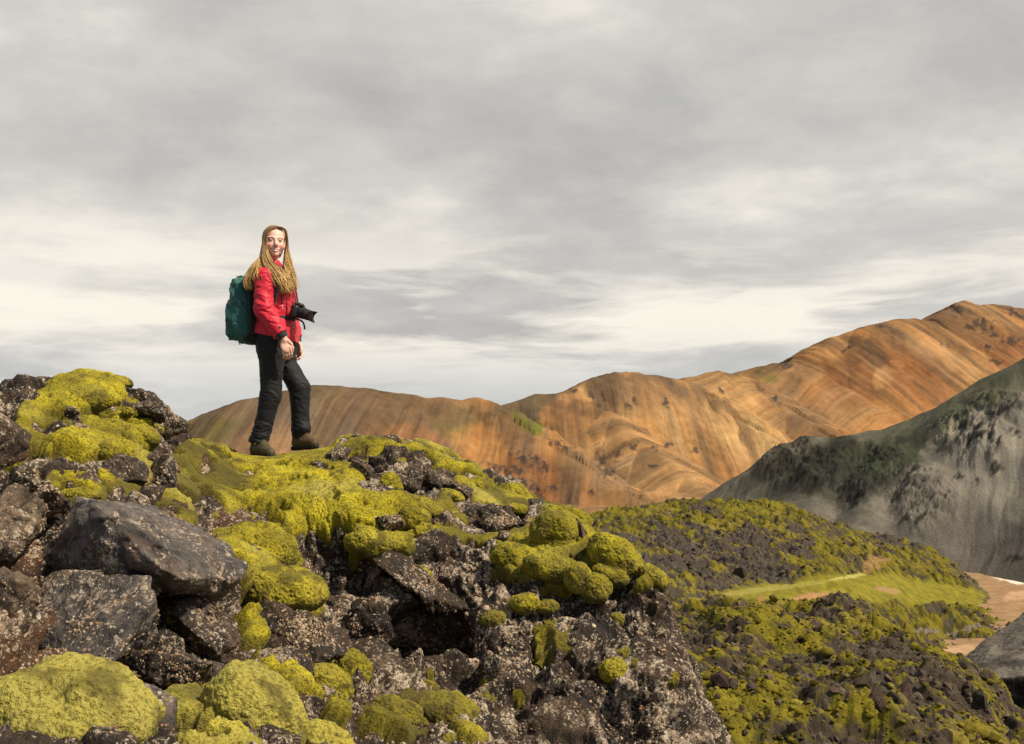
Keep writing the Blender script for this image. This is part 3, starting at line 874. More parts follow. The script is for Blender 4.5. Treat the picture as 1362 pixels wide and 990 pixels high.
    pathu = [1195, 1220, 1250, 1290, 1330, 1362, 1400]
    pathv = [846, 842, 839, 837, 835, 830, 826]
    pw = (1 - smooth(1.2, 2.6, np.abs(v - np.interp(u, pathu, pathv)))) * (u > 1195) * (Yg > 110)
    col += pw[..., None] * (np.array((0.14, 0.115, 0.09)) - col)
    o = mesh_obj('lava_field', V, grid_faces(*sh), M_LAVA, cols=np.clip(col, .006, .5).reshape(-1, 3))
    tag(o, 'mossy black lava field and meadow on the valley floor', 'lava field', kind='structure')
    # loose clinker blocks lying on the field
    k = 11000
    r2 = np.random.default_rng(5)
    ii = r2.integers(400, sh[0], k * 3)
    jj = r2.integers(0, sh[1], k * 3)
    ok = (meadow[ii, jj] < .2) & (u[ii, jj] > 820) & (r2.random(k * 3) < .25 + .75 * (1 - mk[ii, jj]))
    ii, jj = ii[ok][:k], jj[ok][:k]
    c = V[ii, jj]
    size = np.exp(r2.normal(-2.15, .5, len(ii))) * (1 + .9 * far_k[ii, jj])
    iv, fc = ico(1)
    scatter('lava_rubble', c, size, iv, fc, M_LAVA, r2, lambda s: np.array((0.058, 0.043, 0.030)) * r2.uniform(.4, 1.9, (s, 1)) * r2.uniform(.9, 1.1, (s, 3)), kind='stuff', label='loose blocks of dark clinker strewn over the lava field', cat='rubble')
    k = 9000
    ii = r2.integers(400, sh[0], k * 3)
    jj = r2.integers(0, 760, k * 3)
    ok = (meadow[ii, jj] < .2) & (u[ii, jj] > 820) & (r2.random(k * 3) < mk[ii, jj] * .9 + .05)
    ii, jj = ii[ok][:k], jj[ok][:k]
    c = V[ii, jj]
    size = np.exp(r2.normal(-2.65, .6, len(ii)))
    iv, fc = ico(2)
    up = np.broadcast_to(np.array((0, 0, 1.0)), c.shape)
    scatter('moss_clumps', c, size, iv, fc, M_LAVA, r2, lambda s: (.5 * col[ii, jj] + .5 * np.array((0.145, 0.112, 0.012))) * r2.uniform(.4, 1.4, (s, 1)), nrm=up, flat=.7, kind='stuff', label='yellow green moss clumps dotted over the near lava field', cat='moss', jag=.22, soft=True)



def scatter(name, c, size, iv, fc, mat, r2, colf, nrm=None, flat=.75, kind='stuff', label=None, cat=None, jag=.38, soft=False):
    n, k = len(c), len(iv)
    rnd = r2.normal(size=(n, 3, 3))
    q, _ = np.linalg.qr(rnd)
    sc = r2.uniform(.65, 1.25, (n, 1, 3))
    jit = 1 + jag * r2.uniform(-1, 1, (n, k, 1))
    v = np.einsum('nij,nkj->nki', q, iv[None] * jit * sc)
    if nrm is not None:
        d = np.einsum('nki,ni->nk', v, nrm)
        v = v - (1 - flat) * d[..., None] * nrm[:, None]
    v = v * size[:, None, None] + c[:, None]
    f = (fc[None] + (np.arange(n) * k)[:, None, None]).reshape(-1, 3)
    col = np.repeat(colf(n), k, axis=0)
    o = mesh_obj(name, v.reshape(-1, 3), f, mat, cols=np.clip(col, .004, .75), smooth_shade=soft)
    tag(o, label, cat, kind=kind)
    return o


# ------------------------------------------------------------------ foreground outcrop
FG = {}


def bilinear(cz, iu, iy):
    i0, j0 = np.minimum(iu.astype(int), cz.shape[0] - 2), np.minimum(iy.astype(int), cz.shape[1] - 2)
    fu, fy = (iu - i0)[:, None], (iy - j0)[None]
    I, J = i0[:, None], j0[None]
    return cz[I, J] * (1 - fu) * (1 - fy) + cz[I + 1, J] * fu * (1 - fy) + cz[I, J + 1] * (1 - fu) * fy + cz[I + 1, J + 1] * fu * fy


CARPET = [  # u, v, ru, rv, rot, thickness
    (148, 500, 46, 15, -4, .09), (112, 528, 50, 22, -6, .13), (75, 530, 34, 16, -20, .07), (45, 553, 24, 13, 0, .08), (150, 572, 42, 16, 8, .09), (190, 580, 26, 17, 12, .11),
    (112, 604, 62, 20, 4, .10), (150, 606, 28, 20, 10, .09), (22, 590, 18, 40, 15, .06), (100, 656, 44, 12, 0, .05), (60, 575, 40, 26, 0, .04), (190, 512, 20, 20, 50, .04),
    (250, 620, 42, 26, 0, .07), (243, 662, 40, 26, 10, .07), (285, 605, 64, 15, 0, .06), (290, 645, 50, 26, 0, .08), (285, 672, 34, 18, 20, .08), (230, 690, 28, 12, 20, .05),
    (335, 625, 48, 18, 4, .09), (385, 648, 70, 26, 6, .10), (345, 668, 52, 22, 10, .10), (425, 682, 74, 28, 8, .14), (370, 697, 44, 20, 6, .10), (470, 690, 60, 24, 6, .13), (525, 688, 42, 18, 4, .13), (478, 708, 40, 20, 10, .10),
    (410, 618, 56, 18, 4, .08), (455, 640, 32, 20, 10, .09), (420, 606, 40, 10, -4, .06), (360, 606, 40, 8, -4, .05), (310, 596, 40, 8, -2, .05), (450, 596, 40, 12, -4, .07),
    (575, 612, 44, 11, 22, .07), (612, 628, 34, 11, 20, .07), (640, 648, 22, 11, 40, .06), (560, 640, 20, 8, 10, .04),
    (326, 800, 14, 46, -20, .06), (340, 868, 16, 40, -30, .07), (390, 915, 26, 36, -45, .08), (440, 950, 56, 16, 30, .07), (500, 972, 50, 14, 12, .06), (560, 930, 36, 16, 10, .06), (600, 980, 50, 10, 5, .04),
    (250, 960, 50, 40, 10, .05), (280, 985, 60, 30, 20, .05), (600, 690, 22, 10, 20, .03), (640, 720, 50, 8, 5, .025), (700, 722, 50, 10, 8, .03), (720, 745, 60, 16, 12, .04), (800, 770, 50, 16, 20, .04), (150, 540, 60, 40, 10, .03), (180, 640, 40, 20, 0, .03),
    (742, 715, 52, 42, 30, .055), (690, 745, 42, 20, 0, .05), (822, 752, 50, 28, 32, .055), (680, 667, 30, 13, 12, .045), (490, 606, 54, 15, 0, .06), (338, 742, 62, 30, 10, .05), (372, 802, 60, 18, 8, .04), (575, 720, 50, 16, 10, .04), (735, 768, 60, 18, 14, .045), (120, 615, 80, 24, 4, .05), (640, 660, 40, 12, 30, .04),
    (560, 700, 30, 10, 10, .04), (530, 655, 16, 16, 0, .05), (640, 672, 20, 9, 20, .04), (590, 672, 18, 8, 10, .03), (-60, 600, 50, 40, 0, .06), (-60, 700, 60, 20, 0, .06),
]


def build_outcrop():
    c = [(-150, 556, 5.5), (-150, 630, 4.6), (-150, 720, 3.7), (-150, 850, 3.0), (-200, 1050, 2.3), (-260, 590, 5.6), (-260, 700, 3.8),
         (20, 564, 5.5), (60, 540, 5.8), (100, 537, 6.0), (145, 522, 6.2), (185, 533, 6.3), (207, 558, 6.3), (230, 580, 6.4), (262, 600, 7.2), (300, 601, 7.6), (345, 608, 7.75), (405, 600, 7.8), (440, 596, 7.7), (480, 590, 7.5), (520, 592, 7.4),
         (560, 618, 7.3), (600, 644, 7.2), (640, 670, 7.0), (680, 692, 6.8), (705, 703, 6.6), (740, 714, 6.3), (780, 705, 6.2), (805, 728, 6.05), (840, 752, 5.9), (870, 775, 5.75), (890, 797, 5.65), (903, 835, 5.5), (910, 885, 5.3), (917, 940, 5.1), (921, 1000, 4.9),
         (120, 572, 5.7), (60, 580, 5.35), (180, 588, 5.9), (120, 612, 5.35), (60, 640, 4.75), (200, 635, 5.6), (150, 650, 5.0),
         (250, 640, 6.2), (300, 640, 6.7), (260, 680, 5.6), (330, 680, 6.0), (400, 640, 6.9), (460, 640, 6.9), (400, 675, 6.35), (480, 688, 6.1), (540, 662, 6.6), (580, 662, 6.75), (620, 694, 6.45),
         (300, 725, 5.0), (345, 750, 4.9), (420, 722, 5.9), (500, 740, 5.8), (560, 720, 6.05), (620, 730, 6.05), (680, 740, 5.95), (640, 770, 5.8), (700, 790, 5.65), (760, 780, 5.7), (800, 800, 5.6), (860, 810, 5.5),
         (375, 800, 4.65), (390, 850, 4.5), (440, 800, 5.4), (500, 800, 5.65), (555, 800, 5.75), (560, 850, 5.75), (610, 830, 5.5), (640, 880, 5.2), (700, 850, 5.35), (720, 910, 5.05), (800, 860, 5.3), (800, 930, 5.0), (860, 880, 5.2), (700, 980, 4.7), (850, 980, 4.8),
         (450, 890, 4.55), (510, 900, 4.75), (540, 945, 4.4), (600, 975, 4.3), (430, 925, 4.1), (400, 960, 3.75), (480, 980, 3.9), (335, 930, 3.35), (350, 985, 3.0), (280, 960, 3.05), (240, 890, 3.6), (285, 860, 3.95), (200, 890, 3.5), (180, 945, 3.1), (100, 940, 2.95), (60, 985, 2.65), (130, 985, 2.7), (20, 900, 3.05), (30, 830, 3.5), (60, 770, 3.9), (20, 720, 4.1), (150, 800, 3.95), (200, 745, 4.4), (260, 770, 4.3),
         (100, 1150, 2.05), (350, 1200, 2.1), (600, 1150, 3.4), (800, 1150, 3.9), (950, 1150, 4.2)]
    w = [P(*q) for q in c]
    w += [(0, .3, .1), (-1.2, .5, .25), (1.2, .5, -.1), (-3, .5, .7), (2.2, .5, -.6), (1.4, 2, -.5), (2.4, 3, -1.6), (1.9, 4.6, -1.9), (2.4, 6.5, -3.0), (2.0, 8.5, -3.2), (0.9, 8.8, -.6), (-.8, 9.6, .3), (-2.6, 9.6, .7), (-4.5, 9, .8), (-6, 8, 1.0),
          (-1, 12, -1.6), (-3.5, 12.5, -1.2), (1.5, 12, -4.2), (-7, 11, -.4), (4, 10, -5.8), (3.2, 5, -3.8), (-2, 16, -4.6), (2, 16, -7.4), (-6.5, 15, -3.4), (6, 16, -9), (4.5, 3, -3.6), (-4, 4, 1.3), (-5, 6, 1.7)]
    w += [P(*q) for q in [(930, 1000, 5.3), (938, 1070, 5.6), (928, 985, 6.0), (918, 925, 6.3), (908, 890, 6.8), (960, 1150, 5.0), (1000, 1200, 4.5), (1060, 1300, 5.2), (930, 1050, 4.8), (900, 850, 7.4)]]
    f = TPS(w, 3e-5)
    nu = 1260
    uu = np.linspace(-260, 1180, nu)
    ys = np.concatenate([np.linspace(.5, 2.2, 60, endpoint=False), np.linspace(2.2, 8.3, 1090, endpoint=False), np.linspace(8.3, 17, 110)])
    ny = len(ys)
    cy = np.linspace(.5, 17, 300)
    cu = np.linspace(-260, 1180, 180)
    CX, CY = np.meshgrid(cu, cy, indexing='ij')
    CX = (CX - U0) / FPX * CY
    cz = f(CX, CY)
    H = bilinear(cz, np.linspace(0, 179, nu), np.interp(ys, cy, np.arange(300.)))
    Y = np.broadcast_to(ys[None], (nu, ny))
    X = (uu[:, None] - U0) / FPX * Y
    B = np.stack([X, Y, H], -1)
    n = grid_normals(B)
    FG.update(uu=uu, ys=ys, B=B, n=n)
    u, v = UV(B)
    q = B.reshape(-1, 3)
    sh = (nu, ny)
    # moss cover
    th = np.zeros(sh)
    wq = np.stack([u.ravel() * .03, v.ravel() * .05, Y.ravel() * .6], -1)
    du0 = (fbm(wq, 4) * 16).reshape(sh)
    dv0 = (fbm(wq + 9, 4) * 9).reshape(sh)
    lump = {}
    f1, f2, rid = worley(q / .17 + .35 * fbm(q / .2, 2)[:, None])
    l1 = np.sqrt(np.clip(1 - f1 ** 2, 0, 1)).reshape(sh)
    f1, f2, _ = worley(q / .055 + 3)
    l2 = np.sqrt(np.clip(1 - f1 ** 2, 0, 1)).reshape(sh)
    for (bu, bv, ru, rv, rot, t) in CARPET:
        j0 = slice(None)
        i0 = slice(max(0, np.searchsorted(uu, bu - 2.2 * max(ru, rv) - 30)), np.searchsorted(uu, bu + 2.2 * max(ru, rv) + 30))
        ca, sa = math.cos(R(rot)), math.sin(R(rot))
        du, dv = u[i0] + du0[i0] - bu, v[i0] + dv0[i0] - bv
        r2_ = ((du * ca + dv * sa) / ru) ** 2 + ((-du * sa + dv * ca) / rv) ** 2
        t = t * (.50 if bv < 585 else .8)
        tt = t * np.clip(1.25 - r2_, 0, 1) ** .5
        # only the ground nearest to the eye along this line belongs to the patch
        ok = (Y[i0] < 9.2)
        th[i0] = np.maximum(th[i0], tt * ok)
    front = np.minimum.accumulate(v, axis=1)              # ground hidden behind a nearer crest keeps no patch
    hid = smooth(2, 14, v - np.concatenate([np.full((nu, 1), 1e9), front[:, :-1]], 1))
    patch = smooth(.04, .2, fbm(q / .5 + 5, 4).reshape(sh) - .17) * smooth(.72, .9, n[..., 2]) * .035
    edge = uu[:, None] < 915
    th = np.maximum(th * (1 - hid), patch * np.where(v < 700, 1, .5) * (Y > 3))
    stance = np.zeros(sh)
    for (fu, fv, ru, rv) in [(348, 611, 34, 15), (411, 602, 32, 14)]:
        stance = np.maximum(stance, 1 - smooth(.8, 1.6, np.hypot((u - fu) / ru, (v - fv) / rv)))
    th = th - .14 * smooth(.03, .36, fbm(q / np.array([.26, .26, .16]) + 27, 5).reshape(sh)) * smooth(.16, .05, th) * (1 - stance)
    mossy = smooth(.008, .03, th)
    # rock relief
    wp = q + .05 * np.stack([fbm(q / .25 + k, 3) for k in (0, 20, 40)], -1)
    f1, f2, rid = worley(wp / np.array([.38, .36, .30]))
    e = f2 - f1
    blk = ((rid - .5) * smooth(0, .38, e) + .9 * np.minimum(e, .35) - .25).reshape(sh)
    f1, f2, rid = worley(wp / .135 + 7)
    e = f2 - f1
    blk2 = ((rid - .5) * smooth(0, .40, e) + .8 * np.minimum(e, .4) - .25).reshape(sh)
    f1, f2, rid3 = worley(wp / .062 + 13)
    peb = (np.sqrt(np.clip(1 - f1 ** 2, 0, 1)) - .6 + .5 * (rid3 - .5)).reshape(sh)
    fin = fbm(q / .05, 3).reshape(sh)
    fine = ridged(q / .022, 2).reshape(sh)
    rg = ridged(wp / .13 + 3, 3).reshape(sh)
    D = .20 * blk + .105 * blk2 + .032 * peb + .030 * fin + .040 * (rg - .4) + .10 * fbm(q / .8 + 71, 3).reshape(sh) + .004 * fine
    D = np.where(D > .045, .045 + .4 * (D - .045), D)
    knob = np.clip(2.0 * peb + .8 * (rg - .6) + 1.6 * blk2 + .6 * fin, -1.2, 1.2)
    # hollows
    for (bu, bv, ru, rv, dep) in [(565, 838, 66, 34, .45), (430, 735, 50, 22, .22), (470, 760, 40, 40, .25), (380, 735, 30, 16, .12), (600, 905, 60, 26, .18), (640, 860, 40, 30, .12), (30, 880, 50, 16, .15), (205, 690, 20, 14, .1), (40, 700, 40, 30, .12), (100, 545, 18, 10, .15), (650, 710, 34, 10, .06), (720, 870, 16, 40, .10), (780, 820, 60, 8, .06), (690, 930, 80, 12, .12), (830, 930, 60, 10, .12)]:
        r_ = np.hypot((u - bu + du0 * .8) / ru, (v - bv + dv0) / rv)
        D = D - dep * (1 - smooth(.45, 1.1, r_)) * (1 - hid)
    D = D * (1 - .8 * mossy) * (1 - .9 * stance) * (.35 + .65 * smooth(1.5, 2.5, Y))
    D = D - .022 * stance
    Vr = B + n * D[..., None]
    FG.update(V=Vr, mossy=mossy, th=th, u=u, v=v)
    fc = grid_faces(nu, ny)
    soil = np.zeros(sh)
    for (bu, bv, ru, rv) in [(30, 884, 90, 34), (35, 735, 46, 46), (-40, 800, 70, 120), (210, 690, 24, 14), (250, 640, 40, 24), (160, 900, 60, 26), (300, 700, 30, 16)]:
        soil = np.maximum(soil, 1 - smooth(.6, 1.2, np.hypot((u - bu + du0) / ru, (v - bv + dv0) / rv)))
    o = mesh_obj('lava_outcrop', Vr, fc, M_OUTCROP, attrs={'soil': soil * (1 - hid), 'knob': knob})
    tag(o, 'lichen crusted lava outcrop in the foreground', 'outcrop', kind='structure')
    # moss carpet
    l3 = np.sqrt(np.clip(1 - worley(q / .25 + 31)[0] ** 2, 0, 1)).reshape(sh)
    body = (1 - .93 * stance) * (th * (.42 + .24 * l1 + .62 * l3) + .022 * l2 * smooth(.005, .05, th)) + .007 * fbm(q / .016, 2).reshape(sh) - .014 * (1 - smooth(0, .02, th))
    Vm = B + n * (body + D * .55 * (1 - stance))[..., None]
    keep = th > .004
    fm = grid_faces(nu, ny, keep)
    old_shade = smooth(.0, .36, fbm(q / .33 + 11, 4).reshape(sh) - .04 + .22 * (1 - smooth(0, .05, th))) * .75
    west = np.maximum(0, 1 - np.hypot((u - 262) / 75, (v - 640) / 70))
    old_shade = np.clip(old_shade + smooth(.0, .35, west * (.5 + fbm(q / .22 + 61, 4).reshape(sh))) * .75, 0, .9)
    west = np.maximum(0, 1 - np.hypot((u - 545) / 130, (v - 955) / 60))  # carpet at the bottom centre is darkened, painting in its shade
    old_shade = np.clip(old_shade + west * .8, 0, .9)
    old_shade = np.maximum(old_shade, .7 * (1 - smooth(.005, .04, th)))
    dry = smooth(.1, .5, fbm(q / .8 + 2, 3).reshape(sh))
    dry = np.maximum(dry, .8 * (1 - smooth(2.6, 4.0, Y)))
    vv, ff, o1, o2 = compact(Vm.reshape(-1, 3), fm, old_shade.ravel(), dry.ravel())
    o = mesh_obj('moss_carpet', vv, ff, M_MOSS, attrs={'old_shade': o1, 'dry': o2 * .8})
    tag(o, 'yellow green moss carpet spread over the lava outcrop', 'moss', kind='stuff')


def ground_at(u, v):
    """nearest ground point of the outcrop seen at photo pixel (u, v)"""
    i = int(round(np.interp(u, FG['uu'], np.arange(len(FG['uu'])))))
    col = FG['v'][i]
    ok = (FG['ys'] > 2.0)
    k = np.flatnonzero((col <= v) & ok)
    j = k[0] if len(k) else int(np.argmin(np.where(ok, col, 1e9)))
    return FG['B'][i, j]


def hull_radius(dirs, pts):
    """distance from the origin to the hull of pts along each direction"""
    bm = bmesh.new()
    for p in pts:
        bm.verts.new(p)
    r = bmesh.ops.convex_hull(bm, input=bm.verts[:])
    bm.normal_update()
    N, Dv = [], []
    for f in bm.faces:
        nn = np.array(f.normal[:])
        d = float(nn @ np.array(f.verts[0].co[:]))
        if d < 0:
            nn, d = -nn, -d
        N.append(nn)
        Dv.append(d)
    bm.free()
    N, Dv = np.array(N), np.array(Dv)
    out = np.full(len(dirs), 1e9)
    for i in range(0, len(dirs), 20000):
        c = dirs[i:i + 20000] @ N.T
        rr = np.where(c > 1e-4, Dv / np.maximum(c, 1e-4), 1e9)
        out[i:i + 20000] = rr.min(1)
    return out


ROCKS = []


def rock(label, pts, mat, sub=6, rough=1.0, cat='boulder', group=None, lichen=.5, name='boulder', sx=1.0):
    """angular block: faceted hull broken up by chips, pits and grain"""
    pts = np.asarray(pts, float)
    c = (pts.min(0) + pts.max(0)) / 2
    ext = (pts.max(0) - pts.min(0)) / 2
    iv, fc = ico(sub)
    d = iv * ext
    d /= np.linalg.norm(d, axis=1, keepdims=True)
    r = hull_radius(d, pts - c)
    v = d * r[:, None]
    s = ext.mean()
    q = v + c
    f1, f2, rid = worley(q / (s * .55) + 3)
    e = f2 - f1
    chip = (rid - .5) * smooth(0, .25, e) + .6 * np.minimum(e, .3)
    f1, f2, rid = worley(q / (s * .17) + 9)
    pit = (rid - .5) * smooth(0, .3, f2 - f1)
    g = fbm(q / (s * .4), 4) * .5 + .25 * fbm(q / .02, 3) * min(1, .06 / s)
    dr = s * rough * (.19 * chip + .06 * pit + .12 * g) + .35 * s * (rough > .9) * np.minimum(0, perlin(q / (s * .7) + 5))
    v = v + d * dr[:, None]
    base = c.copy()
    base[2] = (v[:, 2] + c[2]).min()
    o = mesh_obj(name, v + c - base, fc, mat)
    o.location = base
    tag(o, label, cat, group)
    ROCKS.append((v + c, d, lichen))
    return o


def blob_pts(u, v, ru, rv, rot, Y, seed, depth=.9, k=11):
    r2 = np.random.default_rng(seed)
    p = r2.normal(size=(k, 3))
    p /= np.linalg.norm(p, axis=1, keepdims=True)
    p = p * np.array([ru, depth * (ru + rv) / 2, rv]) * 1.24
    ca, sa = math.cos(R(rot)), math.sin(R(rot))
    x = p[:, 0] * ca + p[:, 2] * sa
    z = -p[:, 0] * sa + p[:, 2] * ca
    s = Y / FPX
    c = P(u, v, Y)
    return np.stack([c[0] + x * s, c[1] + p[:, 1] * s, c[2] + z * s], -1)


def cushion(label, u, v, ru, rv, rot=0, group=None, lobes=None, dry=.12, old_shade=.12, sub=6, dY=0.0, cat='moss cushion', Y=None, seed=0):
    """a rounded pillow of moss, one or more lobes grown together"""
    g = ground_at(u, v + .35 * rv)
    Y = (g[1] if Y is None else Y) + dY + .06
    s = Y / FPX
    lob = lobes or [(0, 0, 1, 1)]
    iv, fc = ico(sub)
    ca, sa = math.cos(R(rot)), math.sin(R(rot))
    # radius as a smooth maximum over the lobes
    k = 10.0
    acc = np.zeros(len(iv))
    for (lx, lz, wx, wz) in lob:
        A = np.array([ru * wx, .85 * (.6 * ru * wx + .4 * rv * wz), rv * wz])
        o = np.array([lx * ru, 0, lz * rv])
        dd = iv / A
        oo = o / A
        a = (dd ** 2).sum(1)
        b = -(dd * oo).sum(1)
        cc = (oo ** 2).sum() - 1
        disc = np.maximum(b * b - a * cc, 0)
        rr = np.where(b * b - a * cc > 0, (-b + np.sqrt(disc)) / a, 0)
        acc += np.maximum(rr / max(ru, rv), .01) ** k
    r = acc ** (1 / k) * max(ru, rv)
    v3 = iv * r[:, None]
    x = v3[:, 0] * ca + v3[:, 2] * sa
    z = -v3[:, 0] * sa + v3[:, 2] * ca
    p = np.stack([x, v3[:, 1], z], -1) * s
    # flatter underside that tucks in
    c = P(u, v, Y)
    q = p + c
    sz = max(ru, rv) * s
    nn = p / (np.linalg.norm(p, axis=1, keepdims=True) + 1e-9)
    f1, f2, _ = worley(q / (.42 * sz) + .3 * fbm(q / .1, 2)[:, None] + seed)
    f1b, _, _ = worley(q / .05 + 4)
    disp = .13 * sz * (np.sqrt(np.clip(1.1 - f1 ** 2, 0, 2)) - .75) + .012 * (np.sqrt(np.clip(1 - f1b ** 2, 0, 1)) - .6) * min(1, sz / .12) + .17 * sz * fbm(q / (sz * .8), 3) + (.0075 if Y < 3.6 else .006) * fbm(q / .015, 3)
    p = p + nn * disp[:, None]
    low = smooth(-.2, -.9, p[:, 2] / (rv * s))  # cushions turn browner towards the underside
    brownv = np.clip(old_shade + .7 * smooth(.02, .45, fbm(q / (.5 * sz) + 3, 4)) + .75 * low, 0, .95)
    dryv = np.clip(dry + .4 * fbm(q / .2, 3), 0, 1)
    base = c.copy()
    base[2] += p[:, 2].min()
    o = mesh_obj('moss_cushion', p + c - base, fc, M_MOSS, attrs={'old_shade': brownv, 'dry': dryv})
    o.location = base
    tag(o, label, cat, group)
    return o


def build_rocks():
    def gY(u, v, d=0.0):
        return ground_at(u, v)[1] + d
    # the big slab in front on the left, and the broken block it rests on
    pt = lambda *a: P(*a)
    rock('big dark grey slab with a smooth slanting top, wedged among the left rocks',
         [pt(104, 662, 3.95), (pt(62, 752, 3.85)), pt(150, 672, 4.25), pt(205, 672, 4.35), pt(262, 700, 4.30), pt(312, 735, 4.05), pt(322, 752, 4.0), pt(316, 772, 3.9), pt(288, 790, 3.85), pt(200, 745, 3.55), pt(150, 690, 3.66), pt(230, 765, 3.60), pt(75, 775, 4.1), pt(205, 790, 3.75), pt(110, 790, 3.8), pt(280, 800, 4.2)],
         M_SLAB, 7, .85, lichen=.5)
    rock('lichen spotted block with a smooth pale foot, under the big slab',
         [pt(72, 768, 3.62), pt(40, 800, 3.55), pt(30, 850, 3.45), pt(55, 862, 3.40), pt(150, 765, 3.55), pt(200, 768, 3.45), pt(206, 800, 3.40), pt(180, 845, 3.34), pt(150, 882, 3.22), pt(92, 884, 3.22), pt(105, 865, 3.3), pt(205, 850, 3.6), pt(60, 870, 3.8), pt(190, 770, 3.9)],
         M_SLAB, 7, .75, lichen=.9)
    L = [  # label, u, v, ru, rv, rot, dY, mat, rough, lichen, depth
        ('pointed grey boulder at the far left of the skyline', 40, 537, 17, 14, -20, .02, M_BOULDER, .8, .25, 1),
        ('tall pale grey rock face cut off by the left picture edge', -6, 606, 28, 74, 6, -.9, M_BROWNROCK, .7, .35, 1.2),
        ('dark rock shoulder under the top of the mossy mound', 186, 532, 26, 18, 12, .05, M_BOULDER, .9, .35, 1),
        ('dark pointed rock jutting right from the mossy mound', 216, 560, 30, 19, 18, -.05, M_BOULDER, 1.0, .3, 1),
        ('dark rough block tucked under the jutting rock of the mound', 196, 552, 22, 16, 0, -.15, M_BOULDER, 1.0, .4, 1),
        ('dark cubic boulder with lichen edges below the mossy mound', 221, 636, 24, 26, 10, -.15, M_BOULDER, .9, .5, 1),
        ('pale lichen block on the front of the mossy mound', 160, 630, 34, 22, 10, -.12, M_BOULDER, 1.1, .95, 1),
        ('small lichen stone in the hollow of the mound', 92, 546, 12, 10, 0, -.1, M_BOULDER, 1.0, .9, 1),
        ('rusty brown rock wall at the left edge below the pale rock face', 10, 706, 40, 52, 10, -.3, M_BROWNROCK, 1.1, .55, 1.2),
        ('orange brown lichen stone at the left edge beside the spotted block', 10, 796, 42, 34, -10, -.15, M_BROWNROCK, .9, .5, 1),
        ('low reddish stone between the rusty wall and the big slab', 68, 742, 16, 24, 20, .0, M_BROWNROCK, 1.0, .4, 1),
        ('brown lumpy rock above the big slab at its left end', 66, 668, 28, 24, 0, -.1, M_BROWNROCK, 1.1, .7, 1),
        ('small dark stone between pale rock face and mossy mound', 34, 640, 20, 22, 0, -.1, M_BOULDER, 1.0, .7, 1),
        ('lichen speckled block under the right end of the big slab', 268, 828, 50, 32, 28, -.15, M_BOULDER, 1.0, .9, .9),
        ('dark pitted rock with pale crusts above the bottom slab', 240, 884, 62, 34, 18, -.15, M_BOULDER, 1.1, .9, .9),
        ('smooth dark slab lying between the two near moss cushions', 214, 950, 48, 17, 42, -.12, M_SLAB, .4, .1, 1.2),
        ('big lichen crusted block carrying the long moss loaf', 390, 848, 64, 46, 6, .0, M_OUTCROP, 1.1, 1.0, .8),
        ('narrow lichen block under the bottom moss lobe', 480, 925, 20, 34, -15, .05, M_OUTCROP, 1.1, 1.0, .9),
        ('leaning rock ledge above the black hollow', 560, 776, 66, 22, 30, -.14, M_OUTCROP, 1.7, .9, .7),
        ('upright lichen block left of the black hollow', 492, 836, 30, 42, 0, -.10, M_OUTCROP, 1.1, 1.0, .9),
        ('small round lichen stone in the dark cleft', 450, 780, 13, 13, 0, -.3, M_OUTCROP, 1.0, 1.0, 1),
        ('grey lichen rock below the crest beside the boots', 452, 613, 19, 17, 0, -.06, M_BOULDER, 1.0, .85, 1),
        ('dark rock right of the grey lichen rock below the crest', 480, 628, 17, 18, 10, -.08, M_BOULDER, 1.1, .3, 1),
        ('brown topped dark rock in the middle of the crest rocks', 501, 622, 14, 16, 0, -.1, M_BOULDER, 1.0, .35, 1),
        ('lichen wedge under the right end of the crest moss', 519, 610, 14, 19, 30, -.05, M_BOULDER, 1.0, .6, 1),
        ('black upright stone on the crest right of the moss top', 532, 602, 10, 16, -8, -.05, M_BOULDER, .8, .1, 1),
        ('black and grey boulder below the crest with white lichen top', 546, 640, 17, 20, 0, -.12, M_BOULDER, 1.0, .5, 1),
        ('dark tilted block right of the white topped boulder', 574, 642, 18, 16, 15, -.1, M_BOULDER, 1.0, .3, 1),
        ('pinkish flat topped stone among the crest rocks', 580, 631, 10, 5, 5, -.12, M_BROWNROCK, .7, .1, 1),
        ('large lichen rock sloping left on the upper right face', 660, 694, 30, 19, 14, -.12, M_BOULDER, 1.1, .95, 1),
        ('smooth pink brown stone beside the large lichen rock', 672, 713, 12, 6, 4, -.14, M_BROWNROCK, .4, .05, 1),
        ('white crusted stone right of the pink brown stone', 700, 702, 10, 11, 0, -.14, M_BOULDER, 1.0, 1.0, 1),
        ('smooth dark grey boulder behind the tall moss cushion', 772, 712, 19, 21, 30, -.02, M_BOULDER, .7, .2, 1),
        ('dark lumps of rock on the right crest below the moss strip', 610, 652, 18, 12, 20, -.06, M_BOULDER, 1.1, .6, 1),
        ('jagged lichen rock on the skyline right of the moss strip', 708, 672, 15, 12, -20, -.02, M_BOULDER, 1.2, .95, 1),
        ('small dark rock on the skyline next to the jagged lichen rock', 668, 652, 12, 8, 20, .0, M_BOULDER, 1.1, .5, 1),
        ('pale lichen rock peeping out under the central moss', 512, 694, 22, 12, 4, -.22, M_OUTCROP, 1.0, 1.0, 1),
        ('small pale stone bedded in the moss below the boots', 396, 652, 8, 7, 0, -.12, M_BOULDER, 1.0, .9, 1),
    ]
    for k, (lab, u, v, ru, rv, rot, dY, mat, rough, lich, dep) in enumerate(L):
        Y = gY(u, v + .3 * rv, dY)
        rock(lab, blob_pts(u, v, ru, rv, rot, Y, 100 + k, dep), mat, 6 if ru > 16 else 5, rough, lichen=lich)


